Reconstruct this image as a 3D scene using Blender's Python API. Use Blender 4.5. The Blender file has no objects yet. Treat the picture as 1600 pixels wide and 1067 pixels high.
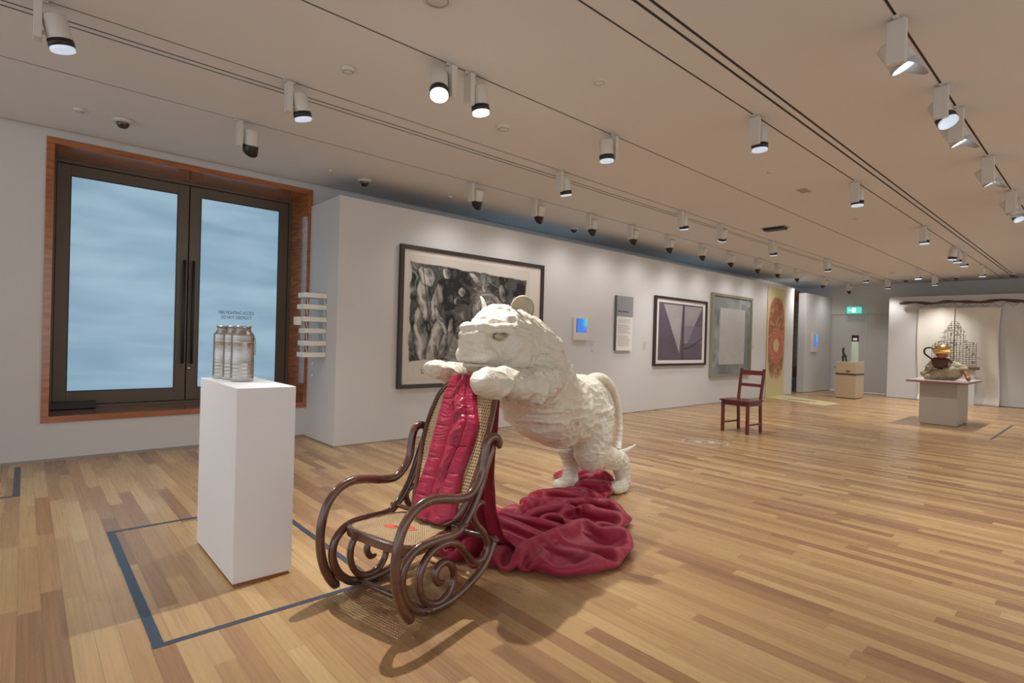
import bpy, math, random
import numpy as np
from mathutils import Vector, Matrix, Euler

random.seed(7)
PI = math.pi
scene = bpy.context.scene
COL = scene.collection

# ------------------------------------------------------------------ camera
FPX = 852.4                                   # focal length in pixels of the 1600 px frame
EYE = 1.4
RC = Matrix(((0.74490131, 0.01756907, 0.6669433),
             (-0.66659102, -0.02220626, 0.74509281),
             (0.02790091, -0.99959902, -0.00483009)))
cam_data = bpy.data.cameras.new('camera')
cam_data.sensor_width = 36
cam_data.lens = FPX * 36 / 1600
cam_data.clip_start = 0.05
cam_data.clip_end = 200
cam = bpy.data.objects.new('camera', cam_data)
COL.objects.link(cam)
r, d, f = RC.col[0], RC.col[1], RC.col[2]
cam.matrix_world = Matrix(((r[0], -d[0], -f[0], 0), (r[1], -d[1], -f[1], 0), (r[2], -d[2], -f[2], EYE), (0, 0, 0, 1)))
scene.camera = cam

# ------------------------------------------------------------------ world, exposure
world = bpy.data.worlds.new('world')
scene.world = world
world.use_nodes = True
bg = world.node_tree.nodes['Background']
bg.inputs[0].default_value = (0.97, 0.98, 1.0, 1)
bg.inputs[1].default_value = 1.05
scene.view_settings.view_transform = 'Standard'
scene.view_settings.look = 'None'
scene.view_settings.exposure = 0.13
scene.view_settings.gamma = 1.0
scene.view_settings.use_curve_mapping = False

# lamp powers of the track heads (W)
P_WALL, P_DOWN, P_KEY = 21.0, 128.0, 300.0
LAMP_COL = (1.0, 0.985, 0.96)

# ------------------------------------------------------------------ room dimensions (m)
ZC = 3.417      # ceiling
YW = 7.366      # window wall
YP = 6.45       # front of the white partition
ZP = 3.11       # its height
XE = 20.0       # end wall
XF, YF0 = 18.9, 4.57   # white false wall before the end wall
X0, Y0 = -4.0, -4.5    # how far floor and ceiling run behind the camera

# ------------------------------------------------------------------ materials
def new_mat(name):
    m = bpy.data.materials.new(name)
    m.use_nodes = True
    return m, m.node_tree.nodes, m.node_tree.links, m.node_tree.nodes['Principled BSDF']

def mat(name, col, rough=0.5, metal=0.0, noise=0.0, nscale=20, bump=0.0, bscale=60, emis=None, es=0.0, coat=0.0, spec=0.5, stretch=None, sheen=0.0):
    m, N, L, B = new_mat(name)
    B.inputs['Base Color'].default_value = (*col, 1)
    B.inputs['Roughness'].default_value = rough
    B.inputs['Metallic'].default_value = metal
    B.inputs['Specular IOR Level'].default_value = spec
    if coat:
        B.inputs['Coat Weight'].default_value = coat
        B.inputs['Coat Roughness'].default_value = 0.12
    if sheen:
        B.inputs['Sheen Weight'].default_value = sheen
    if emis:
        B.inputs['Emission Color'].default_value = (*emis, 1)
        B.inputs['Emission Strength'].default_value = es
    tc = N.new('ShaderNodeTexCoord')
    src = tc.outputs['Object']
    if stretch:
        mp = N.new('ShaderNodeMapping')
        mp.inputs['Scale'].default_value = stretch
        L.new(src, mp.inputs['Vector'])
        src = mp.outputs['Vector']
    if noise:
        n = N.new('ShaderNodeTexNoise')
        n.inputs['Scale'].default_value = nscale
        n.inputs['Detail'].default_value = 5
        L.new(src, n.inputs['Vector'])
        mx = N.new('ShaderNodeMix'); mx.data_type = 'RGBA'
        mx.inputs[6].default_value = (*[c * (1 - noise) for c in col], 1)
        mx.inputs[7].default_value = (*[min(1, c * (1 + noise)) for c in col], 1)
        L.new(n.outputs['Fac'], mx.inputs[0])
        L.new(mx.outputs[2], B.inputs['Base Color'])
    if bump:
        n2 = N.new('ShaderNodeTexNoise')
        n2.inputs['Scale'].default_value = bscale
        n2.inputs['Detail'].default_value = 4
        L.new(src, n2.inputs['Vector'])
        b = N.new('ShaderNodeBump')
        b.inputs['Strength'].default_value = bump
        b.inputs['Distance'].default_value = 0.01
        L.new(n2.outputs['Fac'], b.inputs['Height'])
        L.new(b.outputs['Normal'], B.inputs['Normal'])
    return m

def floor_material():
    m, N, L, B = new_mat('oak_strip_floor')
    tc = N.new('ShaderNodeTexCoord')
    sp = N.new('ShaderNodeSeparateXYZ'); L.new(tc.outputs['Object'], sp.inputs[0])
    def mth(op, a, b=None, c=None):
        n = N.new('ShaderNodeMath'); n.operation = op
        for i, v in enumerate((a, b, c)):
            if v is None: continue
            if isinstance(v, (int, float)): n.inputs[i].default_value = v
            else: L.new(v, n.inputs[i])
        return n.outputs[0]
    W, LEN = 0.088, 1.05
    xs = mth('DIVIDE', sp.outputs['X'], W)
    ci = mth('FLOOR', xs)
    wn = N.new('ShaderNodeTexWhiteNoise'); wn.noise_dimensions = '1D'; L.new(ci, wn.inputs['W'])
    off = mth('MULTIPLY', wn.outputs['Value'], 9.7)
    ys = mth('ADD', mth('DIVIDE', sp.outputs['Y'], LEN), off)
    ri = mth('FLOOR', ys)
    cb = N.new('ShaderNodeCombineXYZ'); L.new(ci, cb.inputs[0]); L.new(ri, cb.inputs[1])
    wn2 = N.new('ShaderNodeTexWhiteNoise'); wn2.noise_dimensions = '3D'; L.new(cb.outputs[0], wn2.inputs['Vector'])
    ramp = N.new('ShaderNodeValToRGB')
    cr = ramp.color_ramp
    cr.elements[0].position = 0.0; cr.elements[0].color = (0.27, 0.145, 0.072, 1)
    cr.elements[1].position = 1.0; cr.elements[1].color = (0.54, 0.365, 0.180, 1)
    for p, c in ((0.12, (0.325, 0.180, 0.088)), (0.34, (0.385, 0.225, 0.106)), (0.6, (0.43, 0.265, 0.122)), (0.85, (0.48, 0.31, 0.148))):
        e = cr.elements.new(p); e.color = (*c, 1)
    L.new(wn2.outputs['Value'], ramp.inputs[0])
    # grain
    mp = N.new('ShaderNodeMapping'); mp.inputs['Scale'].default_value = (70, 1.5, 1)
    L.new(tc.outputs['Object'], mp.inputs['Vector'])
    ad = N.new('ShaderNodeVectorMath'); ad.operation = 'ADD'
    sc = N.new('ShaderNodeVectorMath'); sc.operation = 'SCALE'; sc.inputs['Scale'].default_value = 30
    L.new(wn2.outputs['Color'], sc.inputs[0]); L.new(mp.outputs[0], ad.inputs[0]); L.new(sc.outputs[0], ad.inputs[1])
    g = N.new('ShaderNodeTexNoise'); g.inputs['Scale'].default_value = 1.0; g.inputs['Detail'].default_value = 4; g.inputs['Distortion'].default_value = 0.15
    L.new(ad.outputs[0], g.inputs['Vector'])
    gr = N.new('ShaderNodeMapRange'); gr.inputs[1].default_value = 0.3; gr.inputs[2].default_value = 0.7; gr.inputs[3].default_value = 0.88; gr.inputs[4].default_value = 1.08
    L.new(g.outputs['Fac'], gr.inputs[0])
    # joints
    fx = mth('FRACT', xs); fy = mth('FRACT', ys)
    ex = mth('MINIMUM', fx, mth('SUBTRACT', 1.0, fx))
    ey = mth('MULTIPLY', mth('MINIMUM', fy, mth('SUBTRACT', 1.0, fy)), LEN / W)
    e = mth('MINIMUM', ex, ey)
    jr = N.new('ShaderNodeMapRange'); jr.inputs[1].default_value = 0.006; jr.inputs[2].default_value = 0.022; jr.inputs[3].default_value = 0.72; jr.inputs[4].default_value = 1.0
    L.new(e, jr.inputs[0])
    mul = mth('MULTIPLY', gr.outputs[0], jr.outputs[0])
    vm = N.new('ShaderNodeVectorMath'); vm.operation = 'SCALE'
    L.new(ramp.outputs[0], vm.inputs[0]); L.new(mul, vm.inputs['Scale'])
    L.new(vm.outputs[0], B.inputs['Base Color'])
    rr = N.new('ShaderNodeMapRange'); rr.inputs[3].default_value = 0.20; rr.inputs[4].default_value = 0.36
    L.new(g.outputs['Fac'], rr.inputs[0]); L.new(rr.outputs[0], B.inputs['Roughness'])
    B.inputs['Specular IOR Level'].default_value = 0.5
    bp = N.new('ShaderNodeBump'); bp.inputs['Strength'].default_value = 0.12; bp.inputs['Distance'].default_value = 0.002
    L.new(mul, bp.inputs['Height']); L.new(bp.outputs['Normal'], B.inputs['Normal'])
    return m

def glass_material():
    """frosted pane, lit by daylight behind it"""
    m, N, L, B = new_mat('frosted_daylit_glass')
    tc = N.new('ShaderNodeTexCoord')
    mp = N.new('ShaderNodeMapping'); mp.inputs['Scale'].default_value = (0.5, 0.5, 2.6)
    L.new(tc.outputs['Object'], mp.inputs['Vector'])
    n = N.new('ShaderNodeTexNoise'); n.inputs['Scale'].default_value = 1.4; n.inputs['Detail'].default_value = 5; n.inputs['Distortion'].default_value = 0.4
    L.new(mp.outputs[0], n.inputs['Vector'])
    rp = N.new('ShaderNodeValToRGB')
    rp.color_ramp.elements[0].position = 0.35; rp.color_ramp.elements[0].color = (0.20, 0.40, 0.58, 1)
    rp.color_ramp.elements[1].position = 0.66; rp.color_ramp.elements[1].color = (0.36, 0.60, 0.76, 1)
    L.new(n.outputs['Fac'], rp.inputs[0])
    L.new(rp.outputs[0], B.inputs['Emission Color'])
    B.inputs['Emission Strength'].default_value = 0.58
    B.inputs['Base Color'].default_value = (0.30, 0.36, 0.40, 1)
    B.inputs['Roughness'].default_value = 0.16
    B.inputs['Specular IOR Level'].default_value = 0.5
    return m

def wood_material(name, c1, c2, rough=0.25, scale=(3, 3, 30), coat=0.5):
    m, N, L, B = new_mat(name)
    tc = N.new('ShaderNodeTexCoord')
    mp = N.new('ShaderNodeMapping'); mp.inputs['Scale'].default_value = scale
    L.new(tc.outputs['Object'], mp.inputs['Vector'])
    n = N.new('ShaderNodeTexNoise'); n.inputs['Scale'].default_value = 1.0; n.inputs['Detail'].default_value = 6; n.inputs['Distortion'].default_value = 0.8
    L.new(mp.outputs[0], n.inputs['Vector'])
    rp = N.new('ShaderNodeValToRGB')
    rp.color_ramp.elements[0].position = 0.3; rp.color_ramp.elements[0].color = (*c1, 1)
    rp.color_ramp.elements[1].position = 0.7; rp.color_ramp.elements[1].color = (*c2, 1)
    L.new(n.outputs['Fac'], rp.inputs[0]); L.new(rp.outputs[0], B.inputs['Base Color'])
    B.inputs['Roughness'].default_value = rough
    B.inputs['Coat Weight'].default_value = coat
    B.inputs['Coat Roughness'].default_value = 0.1
    return m

def attr_mat(name, rough=0.6, coat=0.0):
    m, N, L, B = new_mat(name)
    a = N.new('ShaderNodeAttribute'); a.attribute_name = 'paint'
    L.new(a.outputs['Color'], B.inputs['Base Color'])
    B.inputs['Roughness'].default_value = rough
    B.inputs['Coat Weight'].default_value = coat
    B.inputs['Coat Roughness'].default_value = 0.05
    return m

M = {}
M['wall'] = mat('white_wall_paint', (0.59, 0.58, 0.57), 0.75, noise=0.012, nscale=3, bump=0.03, bscale=180)
M['ceiling'] = mat('ceiling_paint', (0.68, 0.665, 0.65), 0.85, noise=0.01, nscale=2)
M['floor'] = floor_material()
M['glass'] = glass_material()
M['base'] = mat('grey_metal_skirting', (0.33, 0.31, 0.29), 0.4, 0.4, noise=0.05)
M['groove'] = mat('groove_shade_fill', (0.035, 0.025, 0.022), 0.7, noise=0.1)  # dark colour painting the shade inside ceiling grooves and track slots
M['alu'] = mat('white_coated_aluminium', (0.55, 0.52, 0.48), 0.4, 0.0, noise=0.02)
M['orange_wood'] = wood_material('varnished_orange_wood', (0.25, 0.068, 0.016), (0.42, 0.135, 0.032), 0.22, (2.5, 2.5, 24), 1.0)
M['door_frame'] = mat('bronze_door_frame', (0.13, 0.105, 0.078), 0.45, 0.35, noise=0.06, nscale=8)
M['black'] = mat('black_plastic', (0.012, 0.011, 0.011), 0.4, noise=0.1)
M['gasket'] = mat('dark_gasket', (0.02, 0.02, 0.025), 0.5, noise=0.1)
M['plinth'] = mat('white_plinth_paint', (0.80, 0.80, 0.81), 0.55, noise=0.015, nscale=4)
M['plinth_beige'] = mat('beige_plinth_paint', (0.40, 0.355, 0.29), 0.5, noise=0.03, nscale=4)
M['steel'] = mat('brushed_steel', (0.45, 0.44, 0.42), 0.24, 1.0, noise=0.1, nscale=12, bump=0.15, bscale=30, stretch=(0.5, 0.5, 14))
M['white'] = mat('white_enamel', (0.78, 0.78, 0.75), 0.45, noise=0.02)
M['lamp_white'] = mat('white_lamp_housing', (0.60, 0.57, 0.52), 0.4, noise=0.02)
M['snoot'] = mat('black_lamp_snoot', (0.014, 0.011, 0.011), 0.35, noise=0.1)
M['hood'] = mat('grey_metal_hood', (0.42, 0.44, 0.47), 0.35, noise=0.05)
M['lens'] = mat('frosted_lamp_lens', (0.8, 0.85, 0.9), 0.3, noise=0.02, emis=(0.62, 0.80, 1.0), es=0.40)
M['lens_hot'] = mat('lit_lamp_lens', (0.9, 0.95, 1.0), 0.3, noise=0.02, emis=(0.85, 0.95, 1.0), es=1.3)
M['bent'] = wood_material('dark_bentwood', (0.060, 0.020, 0.011), (0.150, 0.055, 0.028), 0.22, (8, 8, 8), 1.0)
M['cane'] = mat('woven_cane', (0.46, 0.33, 0.17), 0.5, noise=0.12, nscale=90)
M['red_mark'] = mat('red_mark_paint', (0.62, 0.07, 0.035), 0.5, noise=0.15, nscale=60)
M['silk'] = mat('crimson_silk', (0.34, 0.006, 0.040), 0.34, noise=0.22, nscale=9, bump=0.4, bscale=28, sheen=0.05, stretch=(1, 1, 3))
M['cotton'] = mat('crimson_cotton', (0.31, 0.008, 0.036), 0.55, noise=0.15, nscale=7, bump=0.12, bscale=60, sheen=0.1)
def canvas_material():
    """cream cloth pulled over a form: sharp little pleats and creases"""
    m, N, L, B = new_mat('cream_draped_canvas')
    tc = N.new('ShaderNodeTexCoord')
    def ridged(scale, dist, mp_scale, det=2):
        mp = N.new('ShaderNodeMapping'); mp.inputs['Scale'].default_value = mp_scale
        mp.inputs['Rotation'].default_value = (0.3, 0.6, 0.2)
        L.new(tc.outputs['Object'], mp.inputs['Vector'])
        n = N.new('ShaderNodeTexNoise'); n.inputs['Scale'].default_value = scale; n.inputs['Detail'].default_value = det; n.inputs['Distortion'].default_value = dist
        L.new(mp.outputs[0], n.inputs['Vector'])
        a = N.new('ShaderNodeMath'); a.operation = 'MULTIPLY_ADD'; a.inputs[1].default_value = 2; a.inputs[2].default_value = -1; L.new(n.outputs['Fac'], a.inputs[0])
        b = N.new('ShaderNodeMath'); b.operation = 'ABSOLUTE'; L.new(a.outputs[0], b.inputs[0])
        c = N.new('ShaderNodeMath'); c.operation = 'SUBTRACT'; c.inputs[0].default_value = 1.0; L.new(b.outputs[0], c.inputs[1])
        d_ = N.new('ShaderNodeMath'); d_.operation = 'POWER'; d_.inputs[1].default_value = 5.0; L.new(c.outputs[0], d_.inputs[0])
        return d_.outputs[0], n.outputs['Fac']
    h1, f1_ = ridged(3.6, 1.0, (1.0, 1.0, 2.6), 1); h2, _ = ridged(9.0, 1.2, (2.4, 1.0, 0.7), 1); h3, _ = ridged(30.0, 0.8, (1, 1, 1))
    a = N.new('ShaderNodeMath'); a.operation = 'MULTIPLY_ADD'; a.inputs[1].default_value = 0.45; L.new(h2, a.inputs[0]); L.new(h1, a.inputs[2])
    b = N.new('ShaderNodeMath'); b.operation = 'MULTIPLY_ADD'; b.inputs[1].default_value = 0.06; L.new(h3, b.inputs[0]); L.new(a.outputs[0], b.inputs[2])
    bp = N.new('ShaderNodeBump'); bp.inputs['Strength'].default_value = 0.42; bp.inputs['Distance'].default_value = 0.014
    L.new(b.outputs[0], bp.inputs['Height']); L.new(bp.outputs['Normal'], B.inputs['Normal'])
    mx = N.new('ShaderNodeMix'); mx.data_type = 'RGBA'
    mx.inputs[6].default_value = (0.66, 0.60, 0.47, 1); mx.inputs[7].default_value = (0.72, 0.69, 0.61, 1)
    L.new(f1_, mx.inputs[0]); L.new(mx.outputs[2], B.inputs['Base Color'])
    B.inputs['Roughness'].default_value = 0.5
    return m
M['plaster'] = canvas_material()
M['plaster_dark'] = mat('tan_resin', (0.42, 0.36, 0.25), 0.5, noise=0.15, nscale=16, bump=0.2, bscale=30)
M['frame_dark'] = mat('dark_walnut_frame', (0.032, 0.020, 0.013), 0.35, noise=0.2, nscale=15)
M['frame_grey'] = mat('grey_gilt_frame', (0.25, 0.23, 0.17), 0.45, noise=0.15, nscale=15)
M['paper'] = mat('cream_paper', (0.66, 0.61, 0.55), 0.8, noise=0.02)
M['mount'] = mat('white_mount', (0.72, 0.68, 0.66), 0.8, noise=0.02)
M['art'] = attr_mat('picture_surface', 0.55)
M['red_chair'] = wood_material('dark_red_stained_wood', (0.085, 0.010, 0.008), (0.140, 0.020, 0.014), 0.35, (6, 6, 3), 0.4)
M['tape'] = mat('floor_tape_blue_reflection', (0.045, 0.060, 0.085), 0.35, noise=0.1, nscale=30)  # blue tint paints the window's reflection into the dark grey tape
M['decal'] = mat('pale_floor_vinyl', (0.58, 0.56, 0.52), 0.4, noise=0.05)
M['screen'] = mat('blue_lit_screen', (0.02, 0.05, 0.1), 0.15, noise=0.0)
M['exit'] = mat('exit_sign_green', (0.05, 0.3, 0.25), 0.4, noise=0.02, emis=(0.08, 0.62, 0.52), es=1.0)
M['exit_white'] = mat('exit_sign_white', (0.8, 0.9, 0.9), 0.4, noise=0.02, emis=(0.6, 1.0, 0.95), es=1.0)
M['card'] = mat('kraft_cardboard', (0.42, 0.32, 0.21), 0.6, noise=0.06, nscale=6, coat=0.3)
M['strap'] = mat('dark_strap', (0.055, 0.028, 0.018), 0.5, noise=0.1)
M['bronze'] = mat('dark_bronze', (0.05, 0.047, 0.035), 0.35, 0.6, noise=0.2, nscale=40)
M['gold'] = mat('polished_gold', (0.85, 0.58, 0.20), 0.22, 1.0, noise=0.08)
M['branch'] = wood_material('rough_branch_bark', (0.045, 0.022, 0.014), (0.13, 0.07, 0.045), 0.7, (30, 4, 30), 0.0)
M['sheet'] = mat('cream_hanging_sheet', (0.74, 0.70, 0.62), 0.8, noise=0.03, nscale=3, bump=0.15, bscale=12)
M['wire'] = mat('brown_wire', (0.16, 0.10, 0.055), 0.5, 0.3, noise=0.1)
M['brown_cloth'] = mat('brown_cloth', (0.085, 0.030, 0.022), 0.7, noise=0.25, nscale=25, bump=0.5, bscale=40)
M['khaki_cloth'] = mat('khaki_cloth', (0.33, 0.27, 0.17), 0.7, noise=0.4, nscale=18, bump=0.5, bscale=40)
M['skin'] = mat('red_brown_wood_limb', (0.30, 0.095, 0.045), 0.45, noise=0.15, nscale=20)
M['green_glass'] = mat('pale_green_acrylic', (0.42, 0.58, 0.42), 0.15, noise=0.04, coat=0.4)
M['scroll'] = attr_mat('scroll_surface', 0.7)
M['text_dark'] = mat('dark_lettering', (0.06, 0.05, 0.09), 0.6, noise=0.02)
M['text_grey'] = mat('grey_lettering', (0.28, 0.27, 0.27), 0.6, noise=0.02)
M['label'] = mat('grey_label_print', (0.42, 0.40, 0.37), 0.6, noise=0.04)
M['panel_grey'] = mat('grey_panel_header', (0.27, 0.27, 0.29), 0.6, noise=0.02)
M['panel_side'] = mat('dark_panel_edge', (0.10, 0.095, 0.09), 0.5, noise=0.02)
M['shelf_white'] = mat('white_folded_board', (0.80, 0.79, 0.73), 0.55, noise=0.02)
M['camera_dome'] = mat('smoked_camera_dome', (0.035, 0.018, 0.015), 0.12, noise=0.05, coat=0.6)
M['red_glass'] = mat('red_lacquer_edge', (0.24, 0.05, 0.03), 0.25, noise=0.1, coat=0.5)
M['vent'] = mat('warm_grey_grille', (0.36, 0.31, 0.26), 0.6, noise=0.05)

# ------------------------------------------------------------------ mesh helpers
class MB:
    def __init__(s): s.v = []; s.f = []
    def add(s, vs, fs):
        n = len(s.v); s.v += [tuple(map(float, p)) for p in vs]; s.f += [tuple(i + n for i in q) for q in fs]
    def box(s, x0, x1, y0, y1, z0, z1):
        s.add([(x0, y0, z0), (x1, y0, z0), (x1, y1, z0), (x0, y1, z0), (x0, y0, z1), (x1, y0, z1), (x1, y1, z1), (x0, y1, z1)],
              [(0, 3, 2, 1), (4, 5, 6, 7), (0, 1, 5, 4), (1, 2, 6, 5), (2, 3, 7, 6), (3, 0, 4, 7)])
        return s
    def hexa(s, P):
        s.add(P, [(0, 3, 2, 1), (4, 5, 6, 7), (0, 1, 5, 4), (1, 2, 6, 5), (2, 3, 7, 6), (3, 0, 4, 7)]); return s
    def tube(s, pts, rad, n=12, caps=True, flat=1.0):
        P = [Vector(p) for p in pts]
        if isinstance(rad, (int, float)): rad = [rad] * len(P)
        T = []
        for i in range(len(P)):
            a = P[max(0, i - 1)]; b = P[min(len(P) - 1, i + 1)]
            T.append((b - a).normalized())
        up = Vector((0, 1, 0)) if abs(T[0].y) < 0.9 else Vector((0, 0, 1))
        nrm = (up - up.dot(T[0]) * T[0]).normalized()
        vs = []
        for i, p in enumerate(P):
            nrm = (nrm - nrm.dot(T[i]) * T[i]).normalized()
            bn = T[i].cross(nrm)
            for k in range(n):
                a = 2 * PI * k / n
                vs.append(p + nrm * math.cos(a) * rad[i] * flat + bn * math.sin(a) * rad[i])
        fs = []
        for i in range(len(P) - 1):
            for k in range(n):
                a = i * n + k; b = i * n + (k + 1) % n
                fs.append((a, b, b + n, a + n))
        if caps:
            fs.append(tuple(range(n))[::-1]); fs.append(tuple((len(P) - 1) * n + k for k in range(n)))
        s.add(vs, fs); return s
    def lathe(s, prof, c=(0, 0, 0), n=32, axis='z', caps=True):
        vs = []; fs = []
        for (r_, h) in prof:
            for k in range(n):
                a = 2 * PI * k / n
                x, y = r_ * math.cos(a), r_ * math.sin(a)
                vs.append((c[0] + x, c[1] + y, c[2] + h))
        for i in range(len(prof) - 1):
            for k in range(n):
                a = i * n + k; b = i * n + (k + 1) % n
                fs.append((a, b, b + n, a + n))
        if caps:
            fs.append(tuple(range(n))[::-1]); fs.append(tuple((len(prof) - 1) * n + k for k in range(n)))
        s.add(vs, fs); return s
    def grid(s, fn, nu, nv, closed_u=False):
        vs = [fn(i / (nu - 1), j / (nv - 1)) for j in range(nv) for i in range(nu)]
        fs = [(j * nu + i, j * nu + i + 1, (j + 1) * nu + i + 1, (j + 1) * nu + i) for j in range(nv - 1) for i in range(nu - 1)]
        s.add(vs, fs); return s
    def prism(s, poly, z0, z1):
        n = len(poly)
        s.add([(x, y, z0) for x, y in poly] + [(x, y, z1) for x, y in poly],
              [tuple(range(n))[::-1], tuple(range(n, 2 * n))] + [(i, (i + 1) % n, (i + 1) % n + n, i + n) for i in range(n)])
        return s
    def build(s, name, m, parent=None, smooth=False, bevel=0.0, loc=None, rot=None, solid=0.0):
        me = bpy.data.meshes.new(name)
        me.from_pydata(s.v, [], s.f)
        me.validate()
        me.update()
        if m: me.materials.append(m)
        if smooth:
            me.polygons.foreach_set('use_smooth', [True] * len(me.polygons))
        o = bpy.data.objects.new(name, me)
        COL.objects.link(o)
        if parent: o.parent = parent
        if loc: o.location = loc
        if rot: o.rotation_euler = rot
        if solid:
            md = o.modifiers.new('solid', 'SOLIDIFY'); md.thickness = solid; md.offset = 0
        if bevel:
            md = o.modifiers.new('bevel', 'BEVEL'); md.width = bevel; md.segments = 2; md.limit_method = 'ANGLE'
        return o

def smooth_path(pts, k=6, closed=False):
    P = [Vector(p) for p in pts]; out = []
    n = len(P)
    rng = range(n if closed else n - 1)
    for i in rng:
        if closed: a, b, c, d_ = P[(i - 1) % n], P[i], P[(i + 1) % n], P[(i + 2) % n]
        else: a, b, c, d_ = P[max(0, i - 1)], P[i], P[i + 1], P[min(n - 1, i + 2)]
        for j in range(k):
            t = j / k
            out.append(0.5 * ((2 * b) + (c - a) * t + (2 * a - 5 * b + 4 * c - d_) * t * t + (-a + 3 * b - 3 * c + d_) * t ** 3))
    if not closed: out.append(P[-1])
    else: out.append(P[0].copy())
    return out

def tag(o, label, cat, group=None, kind=None):
    o['label'] = label; o['category'] = cat
    if group: o['group'] = group
    if kind: o['kind'] = kind
    return o
def struct(o, label=None, cat=None):
    o['kind'] = 'structure'
    if label: o['label'] = label
    if cat: o['category'] = cat
    return o
def empty(name, loc, rz=0.0):
    o = bpy.data.objects.new(name, None); COL.objects.link(o)
    o.empty_display_size = 0.1
    o.location = loc; o.rotation_euler = (0, 0, rz)
    return o
def copy_tree(o, parent=None):
    c = o.copy(); COL.objects.link(c)
    if parent: c.parent = parent
    for ch in list(o.children): copy_tree(ch, c)
    return c

# ---- numpy noise / sdf
_rs = np.random.RandomState(3)
_LAT = _rs.rand(64, 64, 64)
def vnoise(x, y, z=0.0):
    x, y, z = np.broadcast_arrays(np.asarray(x, float), np.asarray(y, float), np.asarray(z, float))
    xi, yi, zi = np.floor(x).astype(int), np.floor(y).astype(int), np.floor(z).astype(int)
    fx, fy, fz = x - xi, y - yi, z - zi
    fx, fy, fz = [t * t * (3 - 2 * t) for t in (fx, fy, fz)]
    def g(a, b, c): return _LAT[(xi + a) & 63, (yi + b) & 63, (zi + c) & 63]
    l = lambda a, b, t: a + (b - a) * t
    return l(l(l(g(0, 0, 0), g(1, 0, 0), fx), l(g(0, 1, 0), g(1, 1, 0), fx), fy),
             l(l(g(0, 0, 1), g(1, 0, 1), fx), l(g(0, 1, 1), g(1, 1, 1), fx), fy), fz)
def fbm(x, y, z=0.0, o=4):
    s_, a = 0, 0.5
    for i in range(o):
        s_ = s_ + a * vnoise(x * 2 ** i + 7 * i, y * 2 ** i + 3 * i, z * 2 ** i + 5 * i); a *= 0.5
    return s_
def ridge(x, y, z=0.0):
    return 1 - np.abs(2 * vnoise(x, y, z) - 1)
def sstep(a, b, x):
    t = np.clip((x - a) / (b - a), 0, 1); return t * t * (3 - 2 * t)

def smin(a, b, k):
    h = np.clip(0.5 + 0.5 * (b - a) / k, 0, 1)
    return b + (a - b) * h - k * h * (1 - h)
def sd_caps(P, a, b, ra, rb, sy=1.0):
    a = np.array(a, float); b = np.array(b, float)
    ab = b - a
    X = P[0] - a[0], P[1] - a[1], P[2] - a[2]
    t = np.clip((X[0] * ab[0] + X[1] * ab[1] + X[2] * ab[2]) / (ab @ ab + 1e-9), 0, 1)
    dx, dy, dz = X[0] - t * ab[0], (X[1] - t * ab[1]) / sy, X[2] - t * ab[2]
    return np.sqrt(dx * dx + dy * dy + dz * dz) - (ra + (rb - ra) * t)
def sd_ell(P, c, r_, rot=0.0):
    x, y, z = P[0] - c[0], P[1] - c[1], P[2] - c[2]
    if rot:
        cs, sn = math.cos(rot), math.sin(rot); x, z = cs * x + sn * z, -sn * x + cs * z
    k0 = np.sqrt((x / r_[0]) ** 2 + (y / r_[1]) ** 2 + (z / r_[2]) ** 2)
    return (k0 - 1) * min(r_)
def sd_box(P, c, h, rd, rot=0.0):
    x, y, z = P[0] - c[0], P[1] - c[1], P[2] - c[2]
    if rot:
        cs, sn = math.cos(rot), math.sin(rot); x, z = cs * x + sn * z, -sn * x + cs * z
    qx, qy, qz = np.abs(x) - h[0] + rd, np.abs(y) - h[1] + rd, np.abs(z) - h[2] + rd
    return np.sqrt(np.maximum(qx, 0) ** 2 + np.maximum(qy, 0) ** 2 + np.maximum(qz, 0) ** 2) + np.minimum(np.maximum(qx, np.maximum(qy, qz)), 0) - rd

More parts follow.
